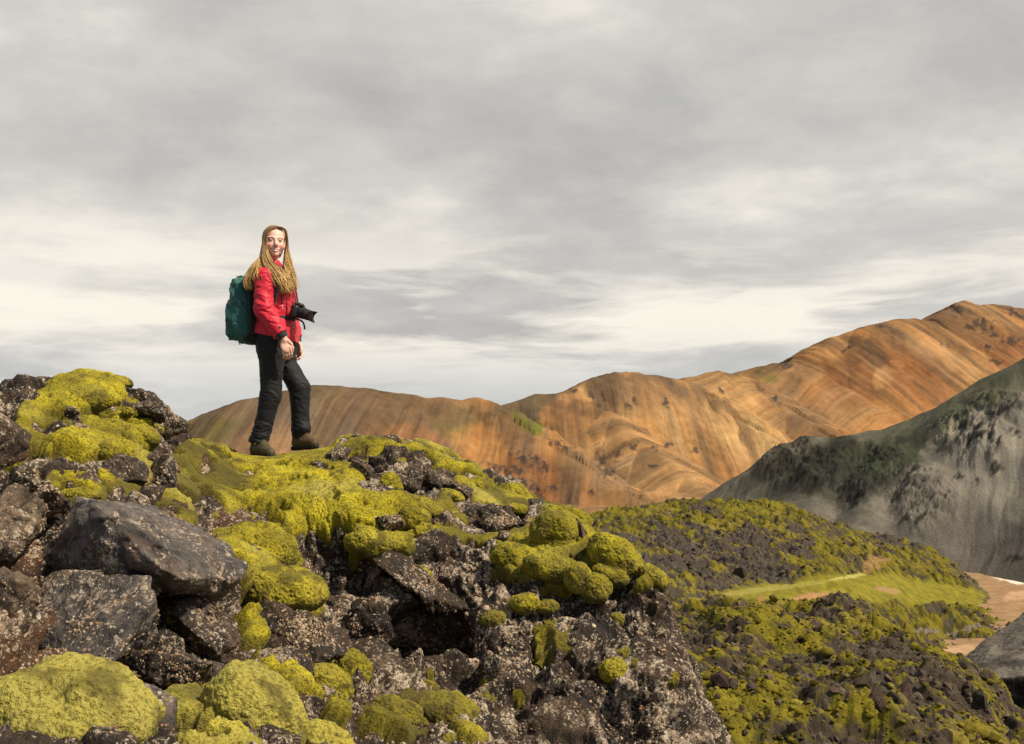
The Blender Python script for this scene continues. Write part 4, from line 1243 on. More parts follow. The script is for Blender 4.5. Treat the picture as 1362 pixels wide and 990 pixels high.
def build_cushions():
    C = [
        ('big near moss cushion filling the bottom left corner', 88, 962, 122, 78, 0, dict(dry=.95, old_shade=.10, sub=7, Y=2.72)),
        ('big pale moss cushion at the bottom, right of the dark slab', 340, 962, 62, 82, -28, dict(dry=.8, old_shade=.03, sub=7, Y=3.05)),
        ('pale moss tongue at the bottom edge under the big pale cushion', 430, 990, 44, 26, 25, dict(dry=.7, Y=3.1)),
        ('domed double moss cushion right of the big slab', 338, 726, 58, 30, 10, dict(dY=-.12, sub=7, lobes=[(.15, 0, .85, 1), (-.6, -.25, .5, .8)])),
        ('long moss loaf lying on the big lichen block', 370, 784, 66, 32, 9, dict(dY=-.10, sub=7)),
        ('round moss lobe hanging beside the loaf block', 466, 892, 28, 26, 10, dict(dY=-.08, lobes=[(0, 0, 1, 1), (-.7, -.5, .7, .6)])),
        ('dark moss lump under the round hanging lobe', 432, 910, 36, 24, 20, dict(dY=-.06, old_shade=.3)),
        ('moss pillow at the foot of the black hollow', 522, 950, 38, 22, 4, dict(old_shade=.45)),
        ('brownish moss mound right of the hollow foot pillow', 592, 945, 46, 24, 8, dict(old_shade=.5)),
        ('moss bulge hanging under the central carpet', 500, 724, 42, 22, 6, dict(dY=-.1, sub=7, lobes=[(0, 0, 1, 1), (.7, .1, .5, .8)])),
        ('end lump of the central moss tongue', 546, 690, 26, 17, 0, dict(dY=-.1)),
        ('twin moss lumps right of the hanging bulge', 578, 714, 26, 15, 14, dict(dY=-.08, lobes=[(-.45, .15, .6, .9), (.5, -.05, .55, 1)])),
        ('small oval moss cushion alone on the dark rock face', 556, 765, 19, 11, 4, dict(dY=-.1)),
        ('bright moss cap on the crest right of the boots', 490, 598, 40, 19, 0, dict(dY=.0, sub=7, lobes=[(.2, .1, .7, .9), (-.5, -.1, .5, .7)])),
        ('round moss lump below the bright crest cap', 455, 640, 22, 16, 10, dict(dY=-.08)),
        ('moss cushion hanging left of the crest rocks', 520, 648, 16, 19, -25, dict(dY=-.05)),
        ('pale moss tongue on the upper slope pointing right', 566, 676, 28, 12, 24, dict(dY=-.06)),
        ('small moss cushion under the crest strip', 600, 660, 20, 9, 18, dict(dY=-.05)),
        ('moss hump at the right end of the crest strip', 641, 655, 13, 12, 40, dict(dY=-.05)),
        ('domed moss cushion on the right skyline before the orange hills', 681, 657, 21, 15, 10, dict(dY=-.03)),
        ('flat moss patch under the domed skyline cushion', 690, 678, 22, 7, 14, dict(dY=-.06)),
        ('tall tumbling moss cushion beside the dark grey boulder', 742, 712, 36, 36, 30, dict(dY=-.12, sub=7, lobes=[(-.15, .25, .7, .6), (.2, -.35, .65, .6), (-.45, -.1, .55, .6)])),
        ('bright moss cap above the tall tumbling cushion', 760, 690, 27, 15, 12, dict(dY=-.05)),
        ('round moss cushion at the left end of the right moss row', 679, 740, 26, 18, 6, dict(dY=-.10)),
        ('long moss cushion in the middle of the right moss row', 734, 757, 40, 19, 14, dict(dY=-.12, sub=7)),
        ('two lobed moss cushion at the right end of the moss row', 782, 776, 32, 22, 20, dict(dY=-.12, sub=7, lobes=[(-.5, .1, .6, .9), (.4, -.1, .6, 1)])),
        ('large bright moss cushion on the right skyline', 820, 742, 40, 25, 34, dict(dY=-.06, sub=7)),
        ('small bright moss cushion last on the right skyline', 871, 769, 22, 13, 38, dict(dY=-.04)),
        ('round moss ball on the right rock face below the moss row', 697, 803, 20, 14, 4, dict(dY=-.08)),
        ('ragged moss tuft left of the round moss ball', 655, 824, 18, 12, -8, dict(dY=-.05, old_shade=.35)),
        ('dark moss pad right of the round moss ball', 728, 808, 15, 10, 0, dict(dY=-.04, old_shade=.4)),
        ('round moss ball low on the right face, left of the dark pair', 817, 893, 20, 17, 0, dict(dY=-.08)),
        ('upper of the two dull moss pads on the low right face', 836, 874, 17, 13, 0, dict(dY=-.05, old_shade=.4)),
        ('lower dull moss pad right of the low moss ball', 847, 889, 15, 12, 0, dict(dY=-.05, old_shade=.35)),
        ('moss ball near the right edge of the outcrop', 888, 900, 16, 13, 10, dict(dY=-.06, old_shade=.2)),
        ('tiny moss tuft under the two lobed cushion', 820, 825, 10, 10, 0, dict(dY=-.04, sub=5)),
        ('tiny flat moss tuft in the middle of the right face', 779, 851, 10, 6, 0, dict(dY=-.04, sub=5)),
        ('moss fringe under the large skyline cushion', 812, 765, 26, 12, 20, dict(dY=-.08, old_shade=.4)),
        ('bulging moss shoulder at the top of the mound', 112, 534, 44, 18, -6, dict(dY=-.04, sub=7)),
        ('dark moss cap on the very top of the mound', 146, 509, 30, 10, 4, dict(dY=-.02, old_shade=.35)),
        ('small bright moss pad at the left of the mound', 42, 553, 15, 10, 6, dict(dY=-.06)),
        ('rounded moss cushion on the right flank of the mound', 187, 580, 28, 15, 14, dict(dY=-.1)),
        ('moss cushion left of the right flank cushion', 150, 570, 25, 12, 4, dict(dY=-.08)),
        ('wide moss shelf across the middle of the mound', 124, 604, 54, 19, 2, dict(dY=-.12, sub=7, lobes=[(-.3, 0, .7, .9), (.45, .1, .55, 1)])),
        ('pale moss patch directly above the big slab', 104, 658, 30, 9, 4, dict(dY=-.04)),
        ('tiny moss pad under the dark rock shoulder', 170, 548, 8, 6, 0, dict(dY=-.2, sub=5)),
        ('tiny moss pad beside the dark cubic boulder', 187, 643, 10, 8, 0, dict(dY=-.25, sub=5)),
    ]
    for k, (lab, u, v, ru, rv, rot, kw) in enumerate(C):
        cushion(lab, u, v, ru, rv, rot, seed=k * 3.7, **kw)


def build_lichen():
    r2 = np.random.default_rng(21)
    V, n, mossy, u, v = FG['V'], FG['n'], FG['mossy'], FG['u'], FG['v']
    nn = grid_normals(V)
    k = 150000
    i = r2.integers(0, V.shape[0], k)
    j = r2.integers(60, 1150, k)
    p = V[i, j]
    dens = smooth(-.05, .30, fbm(p / .30 + 3, 4)) * .93 + .07
    bot = smooth(640, 760, v[i, j])
    ok = (mossy[i, j] < .3) & (r2.random(k) < dens * (.35 + .65 * bot)) & (u[i, j] < 980) & (u[i, j] > -120)
    p, nm = p[ok], nn[i[ok], j[ok]]
    Yk = p[:, 1]
    size = np.exp(r2.normal(-4.95, .32, len(p))) * np.clip(Yk / 5.5, .35, 1)
    pts, nms, szs = [p], [nm], [size]
    for rv, rd, li in ROCKS:
        area = np.ptp(rv, axis=0).max() ** 2
        m = int(min(1800, 1800 * li * area / .12))
        if m < 8:
            continue
        idx = r2.integers(0, len(rv), m * 2)
        dn = smooth(0, .28, fbm(rv[idx] / .16 + 8, 3)) * .95 + .05
        idx = idx[r2.random(m * 2) < dn]
        pts.append(rv[idx])
        nms.append(rd[idx])
        szs.append(np.exp(r2.normal(-5.1, .32, len(idx))) * np.clip(rv[idx][:, 1] / 5.0, .4, 1))
    p, nm, size = np.concatenate(pts), np.concatenate(nms), np.concatenate(szs)
    pal = .88 * np.array([(0.40, 0.33, 0.25), (0.33, 0.27, 0.20), (0.50, 0.45, 0.37), (0.25, 0.20, 0.15), (0.42, 0.33, 0.26), (0.16, 0.12, 0.085), (0.34, 0.20, 0.10), (0.48, 0.46, 0.36), (0.10, 0.08, 0.065), (0.08, 0.065, 0.05)])
    pr = np.array([.17, .16, .11, .14, .12, .09, .04, .05, .07, .05])
    iv, fc = ico(1)
    scatter('lichen_crust', p, size, iv, fc, M_LICHEN, r2, lambda s: pal[r2.choice(len(pal), s, p=pr)] * r2.uniform(.55, 1.15, (s, 1)) * np.array((1.06, .93, .78)), nrm=nm, flat=.32, soft=True, label='pale crusty lichen knobs covering the bare lava rock', cat='lichen', jag=.62)
    print('lichen', len(p))


# ------------------------------------------------------------------ the hiker
SY = 7.75                                   # how far away she stands
PXM = SY / FPX


def W(u, v, dy=0.0):
    return P(u, v, SY + dy)


YAW = R(18)
FWD = np.array([math.cos(YAW), -math.sin(YAW), 0.0])       # where the chest points
RGT = np.array([-math.sin(YAW), -math.cos(YAW), 0.0])      # her right hand side
UP = np.array([0, 0, 1.0])


class Field:
    def __init__(self, lo, hi, h):
        self.lo, self.h = np.asarray(lo, float), h
        self.n = np.ceil((np.asarray(hi) - self.lo) / h).astype(int) + 1
        self.f = np.full(self.n, 1.0, np.float32)

    def box(self, lo, hi):
        a = np.clip(np.floor((lo - self.lo) / self.h).astype(int), 0, self.n)
        b = np.clip(np.ceil((hi - self.lo) / self.h).astype(int) + 1, 0, self.n)
        sl = tuple(slice(x, y) for x, y in zip(a, b))
        g = [self.lo[k] + self.h * np.arange(a[k], b[k]) for k in range(3)]
        return sl, np.stack(np.meshgrid(*g, indexing='ij'), -1)

    def add(self, fn, lo, hi, k=.02, cut=False):
        sl, p = self.box(np.asarray(lo) - k - .03, np.asarray(hi) + k + .03)
        if p.size == 0:
            return
        d = fn(p).astype(np.float32)
        f = self.f[sl]
        if cut:
            d = -d
            hh = np.clip(.5 - .5 * (f - d) / k, 0, 1)
            self.f[sl] = f * (1 - hh) + d * hh + k * hh * (1 - hh)
        else:
            hh = np.clip(.5 + .5 * (d - f) / k, 0, 1)
            self.f[sl] = d * (1 - hh) + f * hh - k * hh * (1 - hh)

    def cone(self, a, b, ra, rb, k=.02, cut=False):
        a, b = np.asarray(a, float), np.asarray(b, float)
        ab = b - a

        def fn(p):
            t = np.clip(((p - a) @ ab) / (ab @ ab), 0, 1)
            return np.linalg.norm(p - a - t[..., None] * ab, axis=-1) - (ra + (rb - ra) * t)
        r = max(ra, rb)
        self.add(fn, np.minimum(a, b) - r, np.maximum(a, b) + r, k, cut)

    def ell(self, c, axes, rad, k=.02, cut=False):
        c, A, rad = np.asarray(c, float), np.asarray(axes, float), np.asarray(rad, float)

        def fn(p):
            q = (p - c) @ A.T
            k0 = np.linalg.norm(q / rad, axis=-1)
            k1 = np.linalg.norm(q / rad ** 2, axis=-1) + 1e-9
            return k0 * (k0 - 1) / k1
        r = rad.max()
        self.add(fn, c - r, c + r, k, cut)

    def loft(self, st, k=.02, power=2.4):
        """stations (centre xyz, half along FWD, half along RGT) from top to bottom"""
        c = np.array([s[0] for s in st])[::-1]
        hf = np.array([s[1] for s in st])[::-1]
        hr = np.array([s[2] for s in st])[::-1]
        z = c[:, 2]

        def fn(p):
            cx, cy = np.interp(p[..., 2], z, c[:, 0]), np.interp(p[..., 2], z, c[:, 1])
            a, b = np.interp(p[..., 2], z, hf), np.interp(p[..., 2], z, hr)
            dx, dy = p[..., 0] - cx, p[..., 1] - cy
            qf, qr = np.abs(dx * FWD[0] + dy * FWD[1]) / a, np.abs(dx * RGT[0] + dy * RGT[1]) / b
            d = ((qf ** power + qr ** power) ** (1 / power) - 1) * np.minimum(a, b)
            e = np.maximum(z[0] - p[..., 2], p[..., 2] - z[-1])
            return np.maximum(d, e)
        r = max(hf.max(), hr.max())
        self.add(fn, c.min(0) - [r, r, 0], c.max(0) + [r, r, 0], k)

    def wrinkle(self, fn):
        near = np.argwhere(np.abs(self.f) < 4 * self.h + .012)
        p = self.lo + near * self.h
        self.f[tuple(near.T)] -= fn(p)

    def cutz(self, fn):
        """keep only what lies above/below a surface: fn > 0 is removed"""
        sl, p = self.box(self.lo, self.lo + self.h * self.n)
        self.f[sl] = np.maximum(self.f[sl], fn(p).astype(np.float32))

    def mesh(self):
        return surfnet(self.f, self.lo, self.h)


def mat_cloth(name, col, rough=.75, sheen=.2, bscale=220., namp=.2, nscale=18.):
    return mat_plain(name, col, rough, .3, nscale, namp, bscale, .0015, 0, sheen)


def box_mesh(c, ax, half, bev=.15):
    """a bevelled box: centre, three axes, half sizes"""
    bm = bmesh.new()
    bmesh.ops.create_cube(bm, size=2)
    for vv in bm.verts:
        vv.co = Vector((vv.co.x * half[0], vv.co.y * half[1], vv.co.z * half[2]))
    bmesh.ops.bevel(bm, geom=bm.edges[:], offset=min(half) * bev * 2, segments=2, affect='EDGES', profile=.6)
    bmesh.ops.triangulate(bm, faces=bm.faces[:])
    v = np.array([q.co[:] for q in bm.verts])
    bm.verts.index_update()
    f = np.array([[q.index for q in p.verts] for p in bm.faces])
    bm.free()
    return v @ np.asarray(ax) + np.asarray(c), f


def tube_mesh(path, rad, n=8, flat=1.0, flat_axis=None):
    path = np.asarray(path, float)
    rad = np.broadcast_to(rad, len(path))
    t = np.gradient(path, axis=0)
    t /= np.linalg.norm(t, axis=1, keepdims=True)
    ref = np.array(flat_axis if flat_axis is not None else (0.3, 1.0, 0.2))
    a = np.cross(t, ref)
    a /= np.linalg.norm(a, axis=1, keepdims=True)
    b = np.cross(t, a)
    th = np.linspace(0, 2 * math.pi, n, endpoint=False)
    v = path[:, None] + rad[:, None, None] * (np.cos(th)[None, :, None] * a[:, None] + flat * np.sin(th)[None, :, None] * b[:, None])
    m = len(path)
    f = [[i * n + j, i * n + (j + 1) % n, (i + 1) * n + (j + 1) % n, (i + 1) * n + j] for i in range(m - 1) for j in range(n)]
    v = np.concatenate([v.reshape(-1, 3), path[:1], path[-1:]])
    k = len(v)
    f += [[k - 2, (j + 1) % n, j, j] for j in range(n)]
    f += [[k - 1, (m - 1) * n + j, (m - 1) * n + (j + 1) % n, (m - 1) * n + (j + 1) % n] for j in range(n)]
    f = np.array(f)
    tri = np.concatenate([f[:, [0, 1, 2]], f[:, [0, 2, 3]]])
    ok = (tri[:, 0] != tri[:, 1]) & (tri[:, 1] != tri[:, 2]) & (tri[:, 0] != tri[:, 2])
    return v, tri[ok]


def curve(pts, n=24):
    """smooth curve through points"""
    p = np.asarray(pts, float)
    p = np.concatenate([2 * p[:1] - p[1:2], p, 2 * p[-1:] - p[-2:-1]])
    out = []
    m = len(p) - 3
    for t in np.linspace(0, m - 1e-6, n):
        i = int(t)
        t -= i
        a, b, c, d = p[i:i + 4]
        out.append(.5 * (2 * b + (c - a) * t + (2 * a - 5 * b + 4 * c - d) * t * t + (3 * b - a - 3 * c + d) * t ** 3))
    return np.array(out)


def join(parts):
    vs, fs, k = [], [], 0
    for v, f in parts:
        vs.append(v)
        fs.append(f + k)
        k += len(v)
    return np.concatenate(vs), np.concatenate(fs)


def hand_chain(F, wrist, palm_dir, side, curl, flip, r=.0085):
    """palm, four fingers of their own lengths and a thumb; side runs from little finger to index, curl points into the palm"""
    wrist, d, s, c = (np.asarray(q, float) for q in (wrist, palm_dir, side, curl))
    d, s, c = d / np.linalg.norm(d), s / np.linalg.norm(s), c / np.linalg.norm(c)
    mid = wrist + d * .045
    F.ell(mid + d * .008, [s, c, d], [.036, .0165, .050], .012)
    F.cone(wrist - d * .03, wrist + d * .012, .024, .024, .015)
    for off, L, w in ((-.028, .060, .9), (-.0095, .074, 1.0), (.0095, .079, 1.0), (.0275, .070, .97)):
        a = mid + d * .042 + s * off
        b = a + (d * .93 + c * .25 + s * off * .9) * L * .45
        e = b + (d * .68 + c * .72) * L * .32
        g = e + (d * .35 + c * .93) * L * .25
        F.cone(a - d * .02, b, r * w * 1.06, r * w, .006)
        F.cone(b, e, r * w, r * w * .92, .003)
        F.cone(e, g, r * w * .92, r * w * .8, .003)
    a = wrist + d * .018 + s * .024
    b = a + d * .028 + s * .020 + c * .008
    e = b + d * .030 + s * .004 + c * .010
    g = e + d * .020 - s * .004 + c * .008
    F.cone(a, b, .0125, .0105, .010)
    F.cone(b, e, .0105, .0095, .004)
    F.cone(e, g, .0095, .0078, .004)


HEADYAW = R(22)
HF = np.array([math.sin(HEADYAW), -math.cos(HEADYAW), 0.03])
HF /= np.linalg.norm(HF)
HR = np.array([math.cos(HEADYAW), math.sin(HEADYAW), -.04])      # towards the right of the picture
HR -= HF * (HR @ HF)
HR /= np.linalg.norm(HR)
HU = np.cross(HR, HF) * 1.0
if HU[2] < 0:
    HU = -HU
HC = W(364.2, 323.2, -.02)


def hp(x, f, z):
    return HC + 1.04 * (HR * x + HF * f + HU * z)


def torso_stations(grow=0.0):
    st = [(351, 361.5, .050, .060), (356, 361.5, .066, .090), (361, 362, .088, .145), (368, 363.5, .104, .168), (380, 366, .113, .170), (392, 367, .116, .163), (405, 367, .110, .150), (418, 367, .108, .145), (430, 367, .112, .152), (442, 367.5, .120, .168), (455, 367, .126, .176), (468, 366, .120, .172), (478, 366, .100, .150)]
    return [(W(u, v, .0), a + grow, b + grow) for v, u, a, b in st]


ARM_R = [(350.5, 367, -.155), (351, 411, -.205), (375.5, 447, -.225)]
ARM_L = [(373, 366, .155), (384, 411, .215), (393.5, 452, .16)]
LEG_R = [(361.5, 474, -.080), (360, 527, -.090), (344, 588, -.09)]
LEG_L = [(373, 474, .080), (398.5, 516, .045), (400, 580, .06)]


def build_person():
    root = bpy.data.objects.new('person', None)
    # ---- body: one continuous surface
    lo, hi = W(300, 612, -.42), W(430, 296, .36)
    F = Field(np.minimum(lo, hi), np.maximum(lo, hi), .0042)
    Hd = Field(HC - np.array([.16, .17, .20]), HC + np.array([.16, .17, .16]), .0022)
    Hd.ell(hp(0, -.012, .034), [HR, HF, HU], [.0735, .093, .084], .02)
    Hd.ell(hp(0, .022, -.032), [HR, HF, HU], [.0625, .067, .078], .03)
    Hd.ell(hp(0, .064, -.0915), [HR, HF, HU], [.024, .020, .0165], .020)
    for sgn in (-1, 1):
        Hd.ell(hp(sgn * .037, .056, -.032), [HR, HF, HU], [.027, .026, .024], .02)
        Hd.cone(hp(sgn * .012, .083, .019), hp(sgn * .046, .069, .021), .0080, .0075, .012)
        Hd.ell(hp(sgn * .031, .100, .0015), [HR, HF, HU], [.016, .017, .007], .010, cut=True)
        Hd.ell(hp(sgn * .031, .0765, .0015), [HR, HF, HU], [.0125, .0110, .0105], .004)
        Hd.ell(hp(sgn * .0105, .093, -.036), [HR, HF, HU], [.0085, .009, .007], .006)
        Hd.ell(hp(sgn * .074, -.010, -.012), [HR, HF, HU], [.008, .018, .030], .006)
    Hd.cone(hp(0, .082, .010), hp(0, .104, -.029), .0080, .0110, .010)
    for sgn in (-1, 1):
        Hd.cone(hp(sgn * .025, .0805, -.0575), hp(0, .0885, -.0585), .0040, .0052, .007)
        Hd.cone(hp(sgn * .022, .0790, -.0680), hp(0, .0865, -.0745), .0042, .0064, .006)
    Hd.cone(hp(0, -.030, -.055), W(361, 360, .0), .045, .052, .018)
    F.cone(hp(0, -.030, -.085), W(361, 360, .0), .042, .054, .02)
    F.loft(torso_stations(-.012), .03)
    for arm, r0 in ((ARM_R, .044), (ARM_L, .044)):
        a, b, c = (W(*q) for q in arm)
        F.cone(a, b, r0, .036, .04)
        F.cone(b, c, .037, .025, .02)
    for leg in (LEG_R, LEG_L):
        a, b, c = (W(*q) for q in leg)
        F.cone(a, b, .082, .054, .03)
        F.cone(b, c, .054, .036, .02)
        F.cone(c, c + np.array([.0, 0, -.045]), .036, .036, .02)
        F.cone(c + np.array([0, 0, -.04]), c + np.array([.03, -.03, -.06]), .034, .028, .02)
    w = W(*ARM_R[2])
    hand_chain(F, w + np.array([.012, -.004, -.020]), (.26, .03, -1), (1, .05, .22), (-.35, .8, -.15), 1)
    w = W(*ARM_L[2])
    hand_chain(F, w + np.array([.004, 0, -.012]), (.30, -.05, -1), (.7, -.65, .2), (-.5, -.65, -.1), 1)
    v, f = join([F.mesh(), Hd.mesh()])
    q = (v - HC) / 1.04
    x, fw, z = q @ HR, q @ HF, q @ HU
    face = (fw > .02) & (np.abs(z) < .13)
    col = np.broadcast_to(np.array((0.69, 0.425, 0.335)), v.shape).copy()

    def dab(m, c, s):
        nonlocal col
        col += (np.clip(m, 0, 1) * s)[:, None] * (np.array(c) - col)
    dab(np.maximum(0, 1 - np.hypot((np.abs(x) - .042) / .026, (z + .034) / .022)) * face * 1.4, (0.60, 0.215, 0.165), .75)
    dab(np.maximum(0, 1 - np.hypot(x / .018, (z + .03) / .018)) * face, (0.60, 0.25, 0.19), .5)
    lipz = -.0655 + 9.0 * x ** 2
    m = (1 - smooth(.75, 1.1, np.hypot(x / .028, (z - lipz) / .0120))) * face
    dab(m, (0.56, 0.20, 0.17), .85)
    m = (1 - smooth(.8, 1.1, np.hypot(x / .0225, (z - lipz) / .0052))) * face
    dab(m, (0.72, 0.64, 0.57), .95)
    m = (1 - smooth(.6, 1.2, np.hypot((np.abs(x) - .0255) / .004, (z - lipz) / .004))) * face
    dab(m, (0.30, 0.11, 0.09), .6)
    bz = .0215 - 6.5 * (np.abs(x) - .030) ** 2
    m = (1 - smooth(.6, 1.1, np.hypot((np.abs(x) - .032) / .021, (z - bz) / .0042))) * face
    dab(m, (0.115, 0.055, 0.028), .85)
    ez = .0045 - 14.0 * (np.abs(x) - .031) ** 2
    m = (1 - smooth(.6, 1.1, np.hypot((np.abs(x) - .031) / .0165, (z - ez) / .0034))) * face
    dab(m, (0.045, 0.022, 0.016), .95)
    m = (1 - smooth(.7, 1.1, np.hypot((np.abs(x) - .031) / .013, (z - ez + .0045) / .0032))) * face
    dab(m, (0.52, 0.46, 0.42), .9)
    m = (1 - smooth(.6, 1.1, np.hypot((np.abs(x) - .031) / .0052, (z - ez + .0040) / .0046))) * face
    dab(m, (0.035, 0.028, 0.022), .95)
    m = (1 - smooth(.5, 1.1, np.hypot((np.abs(x) - .0085) / .005, (z + .044) / .0045))) * face
    dab(m, (0.16, 0.05, 0.04), .8)
    # nails and knuckles a touch pinker
    hand = (v[:, 2] < W(0, 453)[2]) & (v[:, 2] > W(0, 482)[2])
    dab(hand * smooth(-.1, .3, fbm(v / .018, 2)), (0.55, 0.25, 0.18), .5)
    ms = mat_vcol('skin', .5, 40., .05, 300., .0006, .35)
    ms.node_tree.nodes['Principled BSDF'].inputs['Subsurface Weight'].default_value = .12
    ms.node_tree.nodes['Principled BSDF'].inputs['Subsurface Radius'].default_value = (.012, .005, .003)
    ms.node_tree.nodes['Principled BSDF'].inputs['Subsurface Scale'].default_value = .5
    person = mesh_obj('person', v, f, ms, cols=col)
    bpy.data.objects.remove(root)
    tag(person, 'smiling long haired hiker in a red jacket and black trousers, standing on the mossy crest', 'person')
    # ---- jacket
    lo, hi = W(318, 470, -.40), W(412, 344, .36)
    F = Field(np.minimum(lo, hi), np.maximum(lo, hi), .0042)
    st = [(355, 361.5, .070, .095), (357, 361.5, .084, .110), (361, 362, .103, .158), (368, 363.5, .119, .180), (380, 366, .126, .182), (392, 367, .128, .176), (405, 367.2, .124, .166), (418, 367.5, .121, .160), (423, 367.6, .118, .158), (430, 368, .128, .168), (440, 368.5, .140, .184), (448, 368.5, .138, .188), (460, 368.5, .128, .180)]
    F.loft([(W(u, v_, .0), a * .95, b * .94) for v_, u, a, b in st], .02)
    F.cone(W(361, 362, 0), W(361.5, 358, -.0), .072, .068, .02)
    for arm in (ARM_R, ARM_L):
        a, b, c = (W(*q_) for q_ in arm)
        F.cone(a + np.array([.006, 0, -.01]), b, .061, .053, .035)
        F.cone(b, c + (b - c) * .06, .052, .041, .02)
    elb = W(*ARM_R[1])

    def folds(p):
        q_ = p + .03 * np.stack([fbm(p / .09 + k_, 2) for k_ in (0, 30, 60)], -1)
        g = ridged(q_ @ np.array([[9., 0, 3], [0, 9, 3], [4, 0, 17]]), 2)
        g2 = ridged(q_ @ np.array([[22., 4, 0], [0, 18, 6], [-9, 0, 26]]) + 7, 2)
        near = np.exp(-((np.linalg.norm(p - elb, axis=-1) / .14) ** 2))
        return .0075 * g + .0035 * g2 + near * .006 * ridged(q_ @ np.array([[12., 0, 12], [0, 10, 0], [-14, 0, 34]]), 2)
    F.wrinkle(folds)
    hem = lambda p: (EYE - (450.0 - HOR) / FPX * SY + .000 - (p[..., 0] - W(368, 450)[0]) * .22) - p[..., 2]
    wr = W(*ARM_R[2])
    wl = W(*ARM_L[2])

    def cut(p):
        dr = np.linalg.norm(p - wr, axis=-1)
        dl = np.linalg.norm(p - wl, axis=-1)
        h_ = hem(p)
        h_ = np.where((dr < .085) | (dl < .085), -1, h_)
        a_ = (p - wr) @ np.array([.55, -.05, -.83]) + .018
        b_ = (p - wl) @ np.array([.22, -.1, -.97]) + .018
        h_ = np.where(dr < .10, np.maximum(np.where(dr < .085, -1, h_), np.where(dr < .10, a_, -1)), h_)
        h_ = np.where(dl < .10, np.maximum(h_, b_), h_)
        return h_
    F.cutz(cut)
    F.cutz(lambda p: .010 - np.abs(np.linalg.norm((p - W(364, 346, -.02)) * np.array([1, 1, .8]), axis=-1) - 9))
    v, f = F.mesh()
    M_RED = mat_cloth('red_shell_cloth', (0.50, 0.008, 0.026), .55, .15, 160., .10, 10.)
    M_BLACK = mat_cloth('black_cloth', (0.016, 0.015, 0.015), .8, .25, 260., .25, 30.)
    jacket = mesh_obj('jacket', v, f, M_RED, person)
    # cuffs with their straps
    for w_, d_ in ((wr, np.array([.60, -.05, -.80])), (wl, np.array([.22, -.1, -.97]))):
        d_ = d_ / np.linalg.norm(d_)
        pth = np.array([w_ - d_ * .034, w_ - d_ * .026, w_ - d_ * .006, w_ + d_ * .014, w_ + d_ * .020, w_ + d_ * .016, w_ - d_ * .01])
        vv, ff = tube_mesh(pth, [.041, .0435, .0425, .040, .037, .031, .028], 20)
        mesh_obj('cuff', vv, ff, M_BLACK, jacket)
    bc = wr + np.array([-.012, -.040, .055])
    vv, ff = tube_mesh([bc, bc + np.array([.0, -.003, 0]), bc + np.array([0, -.009, 0])], [.010, .010, .007], 14)
    mesh_obj('button', vv, ff, M_BLACK, jacket)
    # chest pocket zip
    side = -FWD * .0 + RGT

    def skin_pt(u, v_, lift=.004):
        """first jacket surface point met from the camera at photo pixel (u, v)"""
        o = np.array([0, 0, EYE])
        d = P(u, v_, 1.0) - o
        ts = np.arange(SY - .42, SY + .1, .002)
        pp = o + ts[:, None] * d
        idx = np.round((pp - F.lo) / F.h).astype(int)
        ok = ((idx >= 0) & (idx < F.n)).all(1)
        val = np.where(ok, F.f[tuple(np.clip(idx, 0, F.n - 1).T)], 1)
        k_ = np.flatnonzero(val < 0)
        return pp[k_[0]] - d / np.linalg.norm(d) * lift if len(k_) else o + SY * d
    zp = np.array([skin_pt(374.5 + .1 * k_, 392 + 2.2 * k_) for k_ in range(7)])
    vv, ff = tube_mesh(zp, .0052, 8, .6)
    mesh_obj('zip', vv, ff, M_BLACK, jacket)
    zp = np.array([skin_pt(375.4 + .15 * k_, 406 + 1.6 * k_) for k_ in range(5)])
    vv, ff = tube_mesh(zp, .0048, 8, .6)
    mesh_obj('zip_garage', vv, ff, mat_plain('pale_zip', (0.55, 0.45, 0.36), .5, .4), jacket)
    # ---- trousers
    lo, hi = W(320, 596, -.32), W(432, 436, .32)
    G = Field(np.minimum(lo, hi), np.maximum(lo, hi), .0042)
    st = [(438, 367.5, .112, .160), (448, 367.5, .118, .168), (458, 367, .120, .170), (468, 367.5, .116, .164), (477, 368, .095, .145), (484, 368.5, .055, .09)]
    G.loft([(W(u, v_, 0), a, b) for v_, u, a, b in st], .02)
    a, b, c = (W(*q_) for q_ in LEG_R)
    G.cone(a, b, .086, .066, .03)
    G.cone(b, c + (b - c) * .05, .067, .055, .02)
    G.cone(c + (b - c) * .12, c + np.array([0, 0, .012]), .054, .057, .01)
    a, b, c = (W(*q_) for q_ in LEG_L)
    G.cone(a, b, .088, .064, .03)
    G.cone(b, c + (b - c) * .10, .068, .056, .02)
    G.cone(c + (b - c) * .20, c + (b - c) * .16 + np.array([.022, -.02, 0]), .052, .050, .012)
    G.cone(c + (b - c) * .1, c, .046, .047, .012)
    kr, kl = W(*LEG_R[1]), W(*LEG_L[1])

    def folds2(p):
        q_ = p + .025 * np.stack([fbm(p / .08 + k_ + 5, 2) for k_ in (0, 30, 60)], -1)
        g = ridged(q_ @ np.array([[10., 0, 4], [0, 10, 3], [5, 0, 13]]) + 3, 2)
        near = sum(np.exp(-((np.linalg.norm(p - k_, axis=-1) / .10) ** 2)) for k_ in (kr, kl))
        low = smooth(W(0, 545)[2], W(0, 580)[2], p[..., 2])
        return .0055 * g + (near * .008 + low * .007) * ridged(q_ @ np.array([[8., 0, 6], [0, 8, 0], [-6, 0, 36]]), 2)
    G.wrinkle(folds2)

    def cut2(p):
        zr, zl = W(0, 588.5)[2], W(0, 583)[2]
        near_r = p[..., 0] < W(373, 0)[0]
        return np.where(near_r, zr, zl) - p[..., 2]
    G.cutz(cut2)
    v, f = G.mesh()
    trousers = mesh_obj('trousers', v, f, mat_cloth('trouser_cloth', (0.0055, 0.0055, 0.0062), .7, .04, 240., .3, 14.), person)
